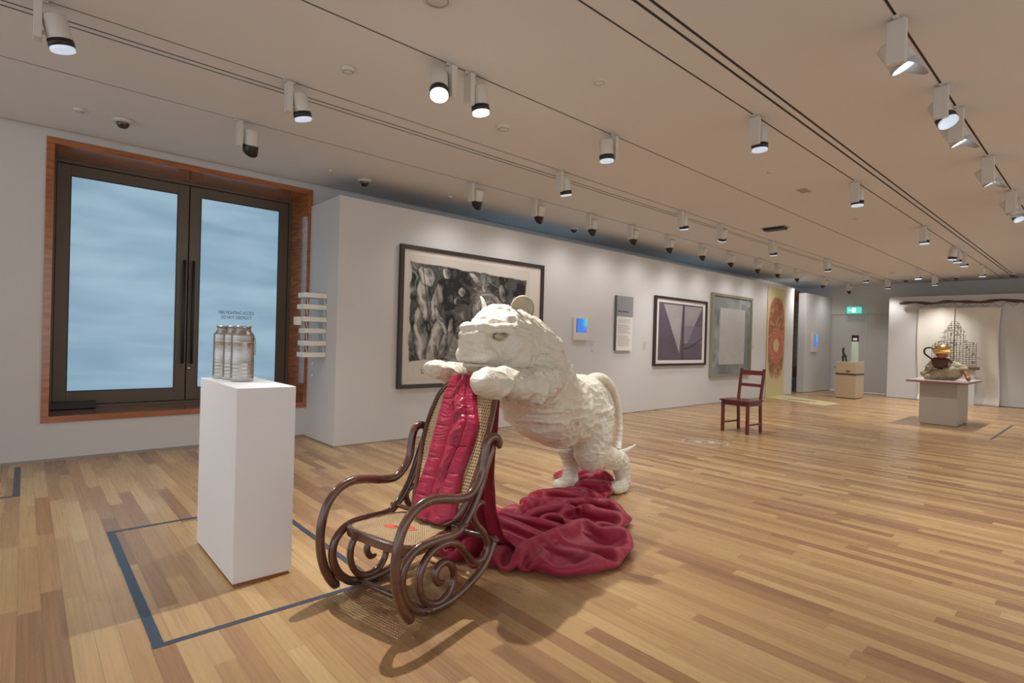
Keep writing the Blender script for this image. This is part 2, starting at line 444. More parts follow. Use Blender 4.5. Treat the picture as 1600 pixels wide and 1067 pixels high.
def surface_nets(fn, lo, hi, h):
    ax = [np.arange(lo[i], hi[i] + h, h) for i in range(3)]
    G = np.meshgrid(*ax, indexing='ij')
    F = fn(G).astype(np.float32)
    S = F < 0
    nc = tuple(n - 1 for n in F.shape)
    acc = np.zeros(nc + (3,), np.float32); cnt = np.zeros(nc, np.float32)
    idx = np.indices(F.shape).astype(np.float32)
    for a in range(3):
        sl0 = [slice(None)] * 3; sl1 = [slice(None)] * 3
        sl0[a] = slice(0, -1); sl1[a] = slice(1, None)
        f0, f1 = F[tuple(sl0)], F[tuple(sl1)]
        cr = S[tuple(sl0)] != S[tuple(sl1)]
        t = np.where(cr, f0 / np.where(np.abs(f0 - f1) < 1e-9, 1, f0 - f1), 0)
        o1, o2 = [b for b in range(3) if b != a]
        pos = np.stack([idx[i][tuple(sl0)] for i in range(3)], -1)
        pos[..., a] += t
        pos *= cr[..., None]
        for d1 in (0, 1):
            for d2 in (0, 1):
                s2 = [slice(None)] * 3
                s2[o1] = slice(d1, d1 + nc[o1]); s2[o2] = slice(d2, d2 + nc[o2]); s2[a] = slice(0, nc[a])
                acc += pos[tuple(s2)]; cnt += cr[tuple(s2)]
    act = cnt > 0
    vid = -np.ones(nc, int); vid[act] = np.arange(act.sum())
    V = acc[act] / cnt[act][:, None] * h + np.array(lo)
    faces = []
    for a in range(3):
        sl0 = [slice(None)] * 3; sl1 = [slice(None)] * 3
        sl0[a] = slice(0, -1); sl1[a] = slice(1, None)
        cr = S[tuple(sl0)] != S[tuple(sl1)]
        ins = S[tuple(sl0)]
        I = np.argwhere(cr)
        o1, o2 = (a + 1) % 3, (a + 2) % 3
        ok = (I[:, o1] > 0) & (I[:, o2] > 0) & (I[:, o1] < F.shape[o1] - 1) & (I[:, o2] < F.shape[o2] - 1)
        I = I[ok]
        def cell(d1, d2):
            J = I.copy(); J[:, o1] -= d1; J[:, o2] -= d2
            return vid[J[:, 0], J[:, 1], J[:, 2]]
        q = np.stack([cell(1, 1), cell(0, 1), cell(0, 0), cell(1, 0)], 1)
        flip = ~ins[I[:, 0], I[:, 1], I[:, 2]]
        q[flip] = q[flip][:, ::-1]
        faces.append(q)
    return V, np.concatenate(faces)

def vert_normals(V, Q):
    n = np.cross(V[Q[:, 2]] - V[Q[:, 0]], V[Q[:, 3]] - V[Q[:, 1]])
    N_ = np.zeros_like(V)
    for k in range(4): np.add.at(N_, Q[:, k], n)
    return N_ / (np.linalg.norm(N_, axis=1)[:, None] + 1e-9)

def np_mesh(name, V, Q, m, parent=None, smooth=True):
    me = bpy.data.meshes.new(name)
    me.from_pydata(V.tolist(), [], Q.tolist())
    me.update(); me.materials.append(m)
    if smooth: me.polygons.foreach_set('use_smooth', [True] * len(me.polygons))
    o = bpy.data.objects.new(name, me); COL.objects.link(o)
    if parent: o.parent = parent
    return o

def painted(name, m, parent, x0, x1, z0, z1, y, nx, nz, fn, thick=None):
    """picture surface facing -y; fn(U, V) -> (nz, nx, 3) colours"""
    U, Vv = np.meshgrid(np.linspace(0, 1, nx), np.linspace(0, 1, nz))
    X = x0 + U * (x1 - x0); Z = z0 + Vv * (z1 - z0)
    V = np.stack([X.ravel(), np.full(X.size, y), Z.ravel()], 1)
    i = np.arange(nx * nz).reshape(nz, nx)
    Q = np.stack([i[:-1, :-1].ravel(), i[:-1, 1:].ravel(), i[1:, 1:].ravel(), i[1:, :-1].ravel()], 1)
    o = np_mesh(name, V, Q, m, parent, False)
    C = fn(U, Vv).reshape(-1, 3)
    at = o.data.color_attributes.new('paint', 'FLOAT_COLOR', 'POINT')
    at.data.foreach_set('color', np.concatenate([C, np.ones((len(C), 1))], 1).astype(np.float32).ravel())
    return o

# ================================================================== ROOM SHELL
struct(MB().box(X0, XE + 1.5, Y0, YW + 0.6, -0.1, 0).build('floor', M['floor']), 'oak strip floor of the gallery', 'floor')

# ceiling in strips so the grooves and track slots are recesses, their shade painted by dark fills
TRACKS = [5.66, 4.50, 3.36, 2.19, 0.955]
DOUBLE = [4.73, 1.93]
cuts = [(y - 0.011, y + 0.011) for y in TRACKS]
cuts += [(y + s_ * 0.035 - 0.012, y + s_ * 0.035 + 0.012) for y in DOUBLE for s_ in (-1, 1)]
cuts.sort()
cb = MB(); y = Y0
for a, b in cuts:
    cb.box(X0, XE + 0.3, y, a, ZC, ZC + 0.12); y = b
cb.box(X0, XE + 0.3, y, YW - 0.06, ZC, ZC + 0.12)
cb.box(X0, XE + 0.3, Y0, YW + 0.3, ZC + 0.12, ZC + 0.2)
struct(cb.build('ceiling', M['ceiling']), 'warm white plaster ceiling with narrow slots', 'ceiling')
gb = MB()
for yy in DOUBLE:
    for s_ in (-1, 1): gb.box(X0, XE - 0.1, yy + s_ * 0.035 - 0.0119, yy + s_ * 0.035 + 0.0119, ZC + 0.004, ZC + 0.119)
gb.box(X0, XE, YW - 0.059, YW - 0.001, ZC + 0.03, ZC + 0.119)
struct(gb.build('trim_1', M['groove']), 'dark fill painting the shade inside the ceiling air slots', 'trim')

# window wall with recess openings
WINS = [(0.17, 2.86, 0.43, 3.31), (5.6, 8.3, 0.43, 3.31), (11.0, 13.7, 0.43, 3.31), (16.95, 19.65, 0.43, 3.27)]
wb = MB(); x = X0
for (a, b, z0, z1) in WINS:
    wb.box(x, a, YW, YW + 0.8, 0, ZC + 0.1)
    wb.box(a, b, YW, YW + 0.8, 0, z0); wb.box(a, b, YW, YW + 0.8, z1, ZC + 0.1); x = b
wb.box(x, XE + 0.3, YW, YW + 0.8, 0, ZC + 0.1)
struct(wb.build('wall_left', M['wall']), 'white wall with the tall frosted openings', 'wall')

def opening(i, a, b, z0, z1, full):
    """a wooden surround with a pair of glazed door leaves"""
    root = empty('door_1' if full else 'window_%d' % i, (0, 0, 0))
    struct(root, 'tall pair of frosted glass door leaves in a varnished orange wood surround' if full
           else 'frosted window in orange wood surround behind the white partition', 'door' if full else 'window')
    t = 0.035
    s_ = MB()
    dep = 0.58 if i in (0, 3) else 0.12; yf, yb = YW - 0.018, YW + dep + 0.12
    s_.box(a - 0.03, a + t, yf, yb, z0 + t, z1 - t); s_.box(b - t, b + 0.03, yf, yb, z0 + t, z1 - t)
    s_.box(a - 0.03, b + 0.03, yf, yb, z1 - t, z1 + 0.03); s_.box(a - 0.03, b + 0.03, yf, yb, z0 - 0.03, z0 + t)
    s_.build('surround', M['orange_wood'], root, bevel=0.003)
    ia, ib, iz0, iz1 = a + t + 0.001, b - t - 0.001, z0 + t + 0.001, z1 - t - 0.001
    YD = YW + dep
    fr = MB(); w = 0.035
    fr.box(ia, ia + w, YD, YD + 0.12, iz0, iz1); fr.box(ib - w, ib, YD, YD + 0.12, iz0, iz1)
    fr.box(ia + w, ib - w, YD, YD + 0.12, iz1 - w, iz1); fr.box(ia + w, ib - w, YD, YD + 0.12, iz0, iz0 + w)
    mid = (ia + ib) / 2 + 0.035
    fr.box(ia, ib, YD + 0.121, YD + 0.135, iz0, iz0 + w + 0.05); fr.box(ia, ib, YD + 0.121, YD + 0.135, iz1 - w - 0.05, iz1)
    for xq in ((ia, ia + w + 0.05), (ib - w - 0.05, ib), (mid - 0.05, mid + 0.05)): fr.box(xq[0], xq[1], YD + 0.083, YD + 0.119, iz0 + w, iz1 - w)  # strips added behind the leaf gaps to block light from outside
    fr.build('door_frame', M['door_frame'], root)
    for k, (p, q_) in enumerate(((ia + w + 0.004, mid - 0.006), (mid + 0.006, ib - w - 0.004))):
        lf = MB(); yl = YD + 0.02; e0, e1 = iz0 + w + 0.006, iz1 - w - 0.006
        st, rl, rb = 0.12, 0.12, 0.15
        lf.box(p, p + st, yl, yl + 0.06, e0, e1); lf.box(q_ - st, q_, yl, yl + 0.06, e0, e1)
        lf.box(p + st, q_ - st, yl, yl + 0.06, e1 - rl, e1); lf.box(p + st, q_ - st, yl, yl + 0.06, e0, e0 + rb)
        leaf = lf.build('door_leaf', M['door_frame'], root, bevel=0.003)
        g = MB(); gk = 0.010
        for (x0_, x1_, zz0, zz1) in ((p + st, p + st + gk, e0 + rb, e1 - rl), (q_ - st - gk, q_ - st, e0 + rb, e1 - rl), (p + st + gk, q_ - st - gk, e0 + rb, e0 + rb + gk), (p + st + gk, q_ - st - gk, e1 - rl - gk, e1 - rl)):
            g.box(x0_, x1_, yl + 0.004, yl + 0.03, zz0, zz1)
        g.build('gasket', M['gasket'], leaf)
        MB().box(p + st + gk, q_ - st - gk, yl + 0.02, yl + 0.032, e0 + rb + gk, e1 - rl - gk).build('glass_pane', M['glass'], leaf)
        if full:
            hx = q_ - 0.045 if k == 0 else p + 0.045
            h = MB(); h.tube([(hx, yl - 0.055, 0.97), (hx, yl - 0.055, 2.28)], 0.016, 14)
            for zz in (1.12, 2.12): h.tube([(hx, yl - 0.05, zz), (hx, yl + 0.003, zz)], 0.009, 10)
            h.build('handle', M['gasket'], leaf, smooth=True)
            if k == 1:
                MB().lathe([(0.001, 0), (0.02, 0.0), (0.022, 0.006), (0.02, 0.012), (0.001, 0.012)], n=20).build('lock', M['steel'], leaf, smooth=True, loc=(p + 0.03, yl - 0.0, 0.91), rot=(PI / 2, 0, 0))
    if full:
        # floor-spring box at the left foot
        MB().box(ia + 0.01, ia + 0.43, YD - 0.075, YD - 0.001, iz0 + 0.004, iz0 + 0.085).build('door_closer', M['black'], root, bevel=0.004)
        for j, txt in enumerate(('FIRE FIGHTING ACCESS', 'DO NOT OBSTRUCT')):
            cu = bpy.data.curves.new('lettering', 'FONT'); cu.body = txt; cu.size = 0.062 if j == 0 else 0.060
            cu.align_x = 'CENTER'; cu.extrude = 0.0006
            cu.materials.append(M['text_dark'])
            o = bpy.data.objects.new('lettering', cu); COL.objects.link(o); o.parent = root
            o.location = (2.14, YD + 0.0385, 1.625 - j * 0.062); o.rotation_euler = (PI / 2, 0, 0)
            o.scale = (0.68, 1, 1)
    return root
for i, (a, b, z0, z1) in enumerate(WINS): opening(i, a, b, z0, z1, i == 0)

# white partition standing in front of the window wall (hollow, open at the top)
pb = MB()
pb.box(2.87, 16.86, YP, YP + 0.16, 0.012, ZP)
pb.box(2.87, 3.03, YP + 0.16, YW - 0.001, 0.012, ZP)
struct(pb.build('wall_partition', M['wall']), 'long white partition carrying the framed pictures', 'wall')
struct(MB().box(17.75, XE - 0.001, YP, YP + 0.2, 0.012, 3.05).build('wall_partition_far', M['wall']), 'short white partition at the far end carrying a small screen', 'wall')
bb = MB()
bb.box(2.875, 16.85, YP + 0.006, YP + 0.15, 0.0, 0.012); bb.box(2.876, 3.02, YP + 0.15, YW - 0.01, 0, 0.012)
struct(bb.build('baseboard_partition', M['base']), 'shadow gap under the white partition', 'trim')
bb = MB(); bb.box(X0, 2.86, YW - 0.012, YW - 0.0005, 0.0, 0.028)
struct(bb.build('baseboard_left', M['base']), 'thin grey skirting under the glass doors', 'trim')

# end wall with door, false wall
e = MB()
DY0, DY1, DZ = 4.86, 6.53, 2.50
e.box(XE, XE + 0.3, YF0 - 6, DY0, 0, ZC + 0.1); e.box(XE, XE + 0.3, DY1, YW + 0.4, 0, ZC + 0.1); e.box(XE, XE + 0.3, DY0, DY1, DZ, ZC + 0.1)
struct(e.build('wall_end', M['wall']), 'far end wall of the gallery', 'wall')
dr = empty('door_2', (0, 0, 0)); struct(dr, 'flush white double door in the far end wall', 'door')
MB().box(XE + 0.05, XE + 0.09, DY0, (DY0 + DY1) / 2 - 0.22, 0.01, DZ).build('door_leaf', M['wall'], dr, bevel=0.003)
MB().box(XE + 0.05, XE + 0.09, (DY0 + DY1) / 2 - 0.21, DY1, 0.01, DZ).build('door_leaf', M['wall'], dr, bevel=0.003)
fw = MB(); fw.box(XF, XE - 0.001, YF0 - 9, YF0, 0.012, 2.92)
struct(fw.build('wall_display', M['wall']), 'white false wall behind the hanging sheet', 'wall')

# ================================================================== CEILING TRACKS AND FITTINGS
track_names = ['nearest the window wall', 'beside the narrow double groove', 'in the middle of the ceiling', 'beside the wide double groove', 'at the right edge of the picture']
for yy, tn in zip(TRACKS, track_names):
    root = empty('lighting_track', (0, yy, ZC)); tag(root, 'recessed lighting track %s' % tn, 'lighting track', 'recessed lighting tracks')
    t = MB()
    t.box(X0, XE - 0.1, -0.0109, -0.008, 0.0, 0.06); t.box(X0, XE - 0.1, 0.008, 0.0109, 0.0, 0.06); t.box(X0, XE - 0.1, -0.008, 0.008, 0.05, 0.06)
    t.build('channel', M['alu'], root)
    MB().box(X0, XE - 0.1, -0.0079, 0.0079, 0.004, 0.049).build('slot_shade_fill', M['groove'], root)  # dark filler painting the shade inside the track slot

def aim_rot(dirv):
    return Vector(dirv).to_track_quat('-Z', 'Y').to_euler()

def head_meshes(kind):
    """local: pivot at origin, the lamp looks down -Z"""
    R_ = 0.066
    hs = MB().lathe([(0.001, 0.125), (R_ * 0.9, 0.125), (R_, 0.115), (R_, -0.02), (R_ * 0.985, -0.022), (R_ * 0.5, -0.022), (0.001, -0.022)], n=28, caps=False)
    if kind == 'ring':
        sn = MB().lathe([(R_ * 1.02, -0.02), (R_ * 1.06, -0.02), (R_ * 1.06, -0.062), (R_ * 0.98, -0.062), (R_ * 0.98, -0.02)], n=28, caps=False)
        ln = MB().lathe([(0.001, -0.045), (R_ * 0.97, -0.045), (R_ * 0.97, -0.062), (R_ * 1.0, -0.0625), (R_ * 1.0, -0.082), (R_ * 0.955, -0.082), (R_ * 0.955, -0.05), (0.001, -0.046)], n=28, caps=False)
    else:   # cowl cut on a slant
        n = 28; sn = MB(); v = []; L_ = 0.115 if kind == 'cowl' else 0.12
        for rr in (1.05, 1.0):
            for k in range(n):
                a = 2 * PI * k / n; v.append((R_ * rr * math.cos(a), R_ * rr * math.sin(a), -0.02))
            for k in range(n):
                a = 2 * PI * k / n
                cut = max(0.0, math.sin(a)) if kind == 'hood' else 0.5 - 0.5 * math.sin(a)      # hood: long above; cowl: long on the room side
                v.append((R_ * rr * math.cos(a) * (1 - 0.0 * cut), R_ * rr * math.sin(a) * 1.0, -0.035 - (L_ - 0.02) * cut ** 1.3))
        fc = []
        for k in range(n):
            j = (k + 1) % n
            fc += [(k, j, n + j, n + k), (2 * n + k, 3 * n + k, 3 * n + j, 2 * n + j), (n + k, n + j, 3 * n + j, 3 * n + k)]
        sn.add(v, fc)
        zl = -0.033 if kind == 'hood' else -0.03
        ln = MB().lathe([(0.001, zl), (R_ * 0.96, zl), (R_ * 0.96, zl + 0.006), (0.001, zl + 0.006)], n=28, caps=False)
    return hs, sn, ln

def make_spot(kind, hot):
    """prototype: driver box hanging from the slot, head at its side"""
    root = empty('track_spotlight', (0, 0, ZC))
    MB().box(-0.05, 0.05, -0.012, 0.012, -0.014, -0.0005).build('track_adapter', M['lamp_white'], root, bevel=0.003)
    MB().box(-0.021, 0.021, -0.045, 0.045, -0.25, -0.0145).build('driver_box', M['lamp_white'], root, bevel=0.004)
    MB().tube([(0.02, 0, -0.20), (0.04, 0, -0.20)], 0.012, 12).build('pivot', M['lamp_white'], root, smooth=True)
    a, b, c = head_meshes(kind)
    hd = a.build('housing', M['lamp_white'], root, smooth=True, loc=(0.105, 0, -0.20))
    b.build('snoot', M['hood'] if kind == 'hood' else M['snoot'], hd, smooth=True)
    c.build('lens', M['lens_hot'] if hot else M['lens'], hd, smooth=True)
    return root
PROTO = {}
def spot(track, x, aim, kind='ring', hot=False, power=None, label='', side=1, blend=0.9, angle=80, big=1.0, group=None, col=LAMP_COL, size=0.05):
    key = (kind, hot)
    if key not in PROTO:
        PROTO[key] = make_spot(kind, hot); root = PROTO[key]
    else:
        root = copy_tree(PROTO[key])
    root.location = (x, TRACKS[track], ZC)
    root.rotation_euler = (0, 0, 0 if side > 0 else PI)
    root.scale = (big, big, big)
    ch = {c.name.split('.')[0]: c for c in root.children}
    dv = Vector(aim).normalized()
    ld = Matrix.Rotation(0 if side > 0 else PI, 3, 'Z').transposed() @ dv
    ch['housing'].rotation_euler = aim_rot(ld)
    ch['housing'].location = (0.105, 0, -0.20)
    if power:
        old = [c for c in ch['housing'].children if c.type == 'LIGHT']
        for o_ in old: bpy.data.objects.remove(o_)
        ldt = bpy.data.lights.new('bulb', 'SPOT'); ldt.energy = power; ldt.color = col
        ldt.spot_size = math.radians(angle); ldt.spot_blend = blend; ldt.shadow_soft_size = size
        lo = bpy.data.objects.new('bulb', ldt); COL.objects.link(lo); lo.parent = ch['housing']
        lo.location = (0, 0, -0.17 if kind != 'ring' else -0.1)
    tag(root, label, 'spotlight', group)
    return root

ordn = ['first', 'second', 'third', 'fourth', 'fifth', 'sixth', 'seventh', 'eighth', 'ninth', 'tenth', 'eleventh', 'twelfth', 'thirteenth']
# track by the window wall: wall washers with slanted black cowls
xs0 = [1.50, 4.29, 5.43, 6.62, 7.72, 8.85, 10.05, 11.25, 12.55, 13.65, 14.85, 16.80, 18.9]
for i, x in enumerate(xs0):
    spot(0, x, ((0.45, 1.2, -1.0) if i == 11 else (0.1, 0.45, -1)) if i else (0.0, 0.25, -1), 'cowl', False, (60.0 if i == 11 else P_WALL) if i else 16.0,
         'white spotlight with slanted black cowl, %s from left on the window-wall track' % ordn[i] if i else
         'short white spotlight with dark rim hanging before the frosted doors', side=1, angle=140, blend=1.0, size=0.12, group='spotlights on the window-wall track')
# second track
xs1 = [0.03, 1.55, 4.72, 7.38, 8.6, 10.6, 13.5, 16.3, 18.3]
for i, x in enumerate(xs1):
    spot(1, x, (0.25, 0.05, -1) if i != 4 else (0.6, 0.5, -1), 'ring', False, P_DOWN if i < 8 else 45.0,
         'white spotlight with black rim, %s from left beside the narrow double groove' % ordn[i], side=1, angle=100, group='spotlights beside the narrow double groove')
# middle track: the pair that lights the chair and the tiger
spot(2, 2.33, (-0.44, -0.80, -2.4), 'ring', True, P_KEY, 'bright white spotlight above the tiger, left one of the pair', side=-1, angle=75, group='pair of spotlights above the tiger', size=0.02)
spot(2, 2.50, (0.30, -0.1, -2.2), 'ring', True, 90.0, 'bright white spotlight above the tiger, right one of the pair', side=1, angle=80, group='pair of spotlights above the tiger')
xs2 = [4.27, 16.2, 18.0]
for i, x in enumerate(xs2):
    spot(2, x, (0.1, 0.0, -1), 'ring', i == 1, P_DOWN, ['white spotlight with black rim hanging alone right of the tiger pair', 'small bright spotlight far down the middle track', 'last spotlight on the middle track before the end wall'][i], side=-1 if i == 0 else 1, angle=100)
# fourth track
xs3 = [4.75, 7.45, 10.85, 13.55, 14.25, 16.4]
for i, x in enumerate(xs3):
    spot(3, x, (0.05, 0.0, -1), 'ring', False, P_DOWN, 'white spotlight with black rim, %s from left beside the wide double groove' % ordn[i], side=1, angle=100, group='spotlights beside the wide double groove')
spot(3, 13.3, (0.05, 0.1, -1), 'ring', False, None, 'white spotlight turned out on the left side of its cluster', side=-1)
# right track, big heads turned into the room
GRX = [3.93, 5.16, 5.72, 7.35, 9.1, 9.6]
for i, x in enumerate(GRX):
    cowl = i in (0, 2, 3, 4)
    spot(4, x, (0.18, -0.42, -0.80) if cowl else (-0.25, -0.5, -1), 'hood' if cowl else 'ring', cowl, P_DOWN * 0.7,
         ('large white spotlight with glowing lens and open hood, %s on the right-edge track' if cowl else 'white spotlight with black barrel, %s on the right-edge track') % ordn[i], side=1, angle=110, big=1.12 if cowl else 1.0, group='spotlights on the right-edge track')

def dome(x, y, label, rz=0):
    r_ = empty('dome_camera', (x, y, ZC), rz)
    MB().lathe([(0.001, 0), (0.085, 0), (0.09, -0.012), (0.082, -0.028), (0.06, -0.034), (0.001, -0.034)][::-1], n=32, caps=False).build('mount', M['lamp_white'], r_, smooth=True)
    pr = [(0.055 * math.cos(a), -0.034 - 0.055 * math.sin(a)) for a in [k * PI / 2 / 8 for k in range(9)]]
    MB().lathe([(max(a, 0.001), b) for a, b in pr][::-1], n=28, caps=False).build('dome', M['camera_dome'], r_, smooth=True)
    tag(r_, label, 'security camera', 'dome cameras')
dome(0.68, 6.50, 'dark dome camera on the ceiling above the left door leaf')
dome(3.27, 6.62, 'dark dome camera above the corner of the white partition')
dome(7.3, 6.58, 'dark dome camera between the cowl spotlights above the partition')
dome(18.7, 4.14, 'dark dome camera nearest the exit sign, far end')
dome(18.7, 3.02, 'dark dome camera above the hanging branch, far end')
dome(18.7, 1.90, 'dark dome camera farthest right at the end of the room')

def detector(name, x, y, rad, h, label, cat, m='lamp_white'):
    r_ = empty(name, (x, y, ZC))
    MB().lathe([(0.001, -h), (rad * 0.55, -h), (rad * 0.62, -h * 0.75), (rad * 0.9, -h * 0.6), (rad, -h * 0.2), (rad, 0), (0.001, 0)], n=32, caps=False).build('body', M[m], r_, smooth=True)
    MB().lathe([(rad * 0.60, -h * 0.9), (rad * 0.68, -h * 0.9), (rad * 0.68, -h * 0.7), (rad * 0.60, -h * 0.7)], n=32, caps=False).build('ring', M['vent'], r_, smooth=True)
    tag(r_, label, cat)
detector('smoke_detector', 1.80, 3.96, 0.055, 0.035, 'small smoke detector left of the bright spotlight pair', 'smoke detector')
detector('smoke_detector', 3.37, 3.97, 0.075, 0.035, 'round smoke detector right of the bright spotlight pair', 'smoke detector')
detector('smoke_detector', 0.35, 6.50, 0.05, 0.03, 'small round detector on the ceiling left of the dome camera', 'smoke detector')
detector('ceiling_speaker', 1.80, 2.76, 0.10, 0.02, 'round ceiling speaker cut by the top edge of the picture', 'speaker')
detector('access_disc', 3.31, 2.76, 0.06, 0.006, 'flush round cover plate in the ceiling right of the bright spotlight pair', 'ceiling plate', 'ceiling')
detector('sprinkler', 2.78, 6.55, 0.03, 0.03, 'tiny sprinkler above the right end of the wooden surround', 'sprinkler')
detector('sprinkler', 6.4, 2.76, 0.035, 0.02, 'tiny sprinkler in the middle of the ceiling, nearer one', 'sprinkler')
detector('sprinkler', 9.6, 2.80, 0.04, 0.02, 'tiny sprinkler in the middle of the ceiling, farther one', 'sprinkler')
detector('smoke_detector', 16.9, 4.05, 0.07, 0.035, 'small detector far down the ceiling before the end wall', 'smoke detector')
detector('sprinkler', 4.5, 6.45, 0.04, 0.03, 'sprinkler on the ceiling above the charcoal drawing', 'sprinkler')
detector('sprinkler', 1.85, 6.3, 0.025, 0.02, 'tiny sprinkler on the ceiling above the right door leaf', 'sprinkler')
MB().box(7.36, 7.58, 2.72, 2.84, ZC - 0.003, ZC - 0.0001).build('ceiling_grille', M['vent'])
tag(bpy.data.objects['ceiling_grille'], 'flat brownish grille set in the ceiling', 'grille')
pj = empty('sensor_box', (9.5, 3.98, ZC)); tag(pj, 'flat black sensor box on the ceiling, middle of the room', 'sensor')
MB().box(-0.09, 0.09, -0.17, 0.17, -0.045, -0.008).build('body', M['black'], pj, bevel=0.006)
MB().box(-0.12, 0.12, -0.2, 0.2, -0.008, -0.0001).build('plate', M['vent'], pj, bevel=0.002)

# ================================================================== DOOR-SIDE OBJECTS
# plinth with steel cans
PX0, PX1, PY0, PY1, PZ = 0.870, 1.187, 3.20, 4.02, 1.088
r_ = empty('display_plinth', ((PX0 + PX1) / 2, (PY0 + PY1) / 2, 0)); tag(r_, 'tall narrow white plinth with steel canisters on top', 'plinth')
hx, hy = (PX1 - PX0) / 2, (PY1 - PY0) / 2
MB().box(-hx, hx, -hy, hy, 0.018, PZ).build('body', M['plinth'], r_, bevel=0.002)
MB().box(-hx + 0.012, hx - 0.012, -hy + 0.012, hy - 0.012, 0, 0.018).build('base', M['orange_wood'], r_)
def can(x, y, h, rad, label, latch):
    o = empty('steel_canister', (x, y, PZ), random.uniform(-0.3, 0.3))
    pr = [(0.001, 0.0), (rad * 0.97, 0.0), (rad, 0.006)]
    z = 0.006
    for k in range(5):
        z = 0.02 + k * 0.022
        pr += [(rad, z), (rad + 0.0022, z + 0.004), (rad, z + 0.008)]
    pr += [(rad, h * 0.70), (rad + 0.002, h * 0.71), (rad, h * 0.72), (rad, h * 0.82), (rad * 0.97, h * 0.845), (rad * 0.74, h * 0.90), (rad * 0.68, h * 0.93), (rad * 0.67, h * 0.985)]
    MB().lathe(pr + [(rad * 0.60, h * 0.985), (rad * 0.60, h * 0.93), (0.001, h * 0.93)], n=40, caps=False).build('body', M['steel'], o, smooth=True)
    MB().lathe([(rad * 0.67, h * 0.965), (rad * 0.74, h * 0.97), (rad * 0.74, h), (rad * 0.60, h), (rad * 0.60, h * 0.97)], n=40, caps=False).build('rim', M['steel'], o, smooth=True)
    if latch:
        o.rotation_euler = (0, 0, 0)
        a = -0.62
        cx_, cy_ = rad * math.cos(a), rad * math.sin(a)
        mb = MB(); mb.tube(smooth_path([(cx_, cy_, h * 0.72), (cx_ * 1.12, cy_ * 1.12, h * 0.70), (cx_ * 1.16, cy_ * 1.16, h * 0.6), (cx_ * 1.12, cy_ * 1.12, h * 0.5), (cx_, cy_, h * 0.46)]), 0.004, 8)
        mb.tube([(cx_ * 1.02, cy_ * 1.02, h * 0.80), (cx_ * 1.08, cy_ * 1.08, h * 0.74), (cx_ * 1.02, cy_ * 1.02, h * 0.70)], 0.007, 8)
        mb.build('handle', M['steel'], o, smooth=True)
    tag(o, label, 'canister', 'steel canisters on the white plinth')
can(1.022, 3.665, 0.345, 0.066, 'brushed steel canister nearest the camera, with a side handle', True)
can(1.010, 3.802, 0.345, 0.064, 'second brushed steel canister in the row on the plinth', False)
can(0.985, 3.938, 0.345, 0.064, 'rearmost brushed steel canister, farthest left on the plinth', False)

# stack of six small white shelves on the side of the partition
r_ = empty('shelf_stack', (2.87, 6.86, 1.1)); tag(r_, 'column of six small white trays fixed to the end face of the partition', 'wall sculpture')
zs = [0.0, 0.145, 0.30, 0.445, 0.60, 0.745]
for i, z in enumerate(zs):
    w0 = [0.29, 0.28, 0.27, 0.30, 0.30, 0.29][i]
    t = MB()
    t.box(-w0, -0.002, -0.11 - 0.01 * (i % 2), 0.11, z, z + 0.06)
    sh = t.build('tray', M['shelf_white'], r_, bevel=0.004)
    if i: 
        lg = MB()
        for (lx, ly) in ((-0.25, -0.085), (-0.25, 0.085), (-0.03, -0.085), (-0.03, 0.085)):
            lg.tube([(lx, ly, z), (lx + 0.012, ly, zs[i - 1] + 0.06)], 0.005, 8)
        lg.build('legs', M['shelf_white'], sh, smooth=True)
MB().box(-0.36, -0.302, -0.05, 0.05, 0.40, 0.50).build('side_box', M['shelf_white'], r_, bevel=0.003)
for i, z in enumerate((-0.10, -0.26)):
    tag(MB().lathe([(0.001, 0), (0.022, 0), (0.022, 0.012), (0.015, 0.022), (0.001, 0.024)], n=20, caps=False).build('light_switch', M['white'], smooth=True, loc=(2.87, 7.15, 1.1 + z), rot=(0, -PI / 2, 0)),
        'small white round wall switch, %s of the two under the white trays' % ('upper' if i == 0 else 'lower'), 'switch', 'round wall switches')

# floor tapes
def tape(boxes, label):
    t = MB()
    for b in boxes: t.box(*b, 0.0003, 0.0016)
    tag(t.build('floor_tape', M['tape']), label, 'floor tape')
tape([(0.445, 0.49, 2.79, 4.60), (0.49, 1.49, 2.79, 2.825), (0.49, 1.49, 4.565, 4.60), (1.49, 1.53, 2.79, 4.60)], 'dark tape rectangle with painted blue reflection around the tall white plinth')
tape([(-0.045, 0.0, 5.99, 7.23), (-0.9, -0.045, 5.99, 6.03)], 'dark tape line on the floor below the left end of the wall')
tape([(11.6, 14.3, 1.35, 1.385)], 'thin dark line on the floor right of the far plinth')
# floor sticker
dz = MB()
for k in range(2):
    ra, rb = ((0.30, 0.315), (0.215, 0.22))[k]; n = 64
    v = [(rr * math.cos(2 * PI * i / n), rr * math.sin(2 * PI * i / n), 0.0015) for rr in (ra, rb) for i in range(n)]
    dz.add(v, [(i, (i + 1) % n, n + (i + 1) % n, n + i) for i in range(n)])
dz.box(-0.13, -0.05, -0.05, 0.05, 0.0008, 0.0015); dz.box(0.05, 0.13, -0.05, 0.05, 0.0008, 0.0015)
dz.box(-0.2, 0.2, 0.08, 0.1, 0.0008, 0.0015); dz.box(-0.2, 0.2, -0.1, -0.08, 0.0008, 0.0015)
tag(dz.build('floor_sticker', M['decal'], loc=(7.28, 3.94, 0), rot=(0, 0, -0.8)), 'round pale sticker on the floor between tiger and red chair', 'floor sticker')

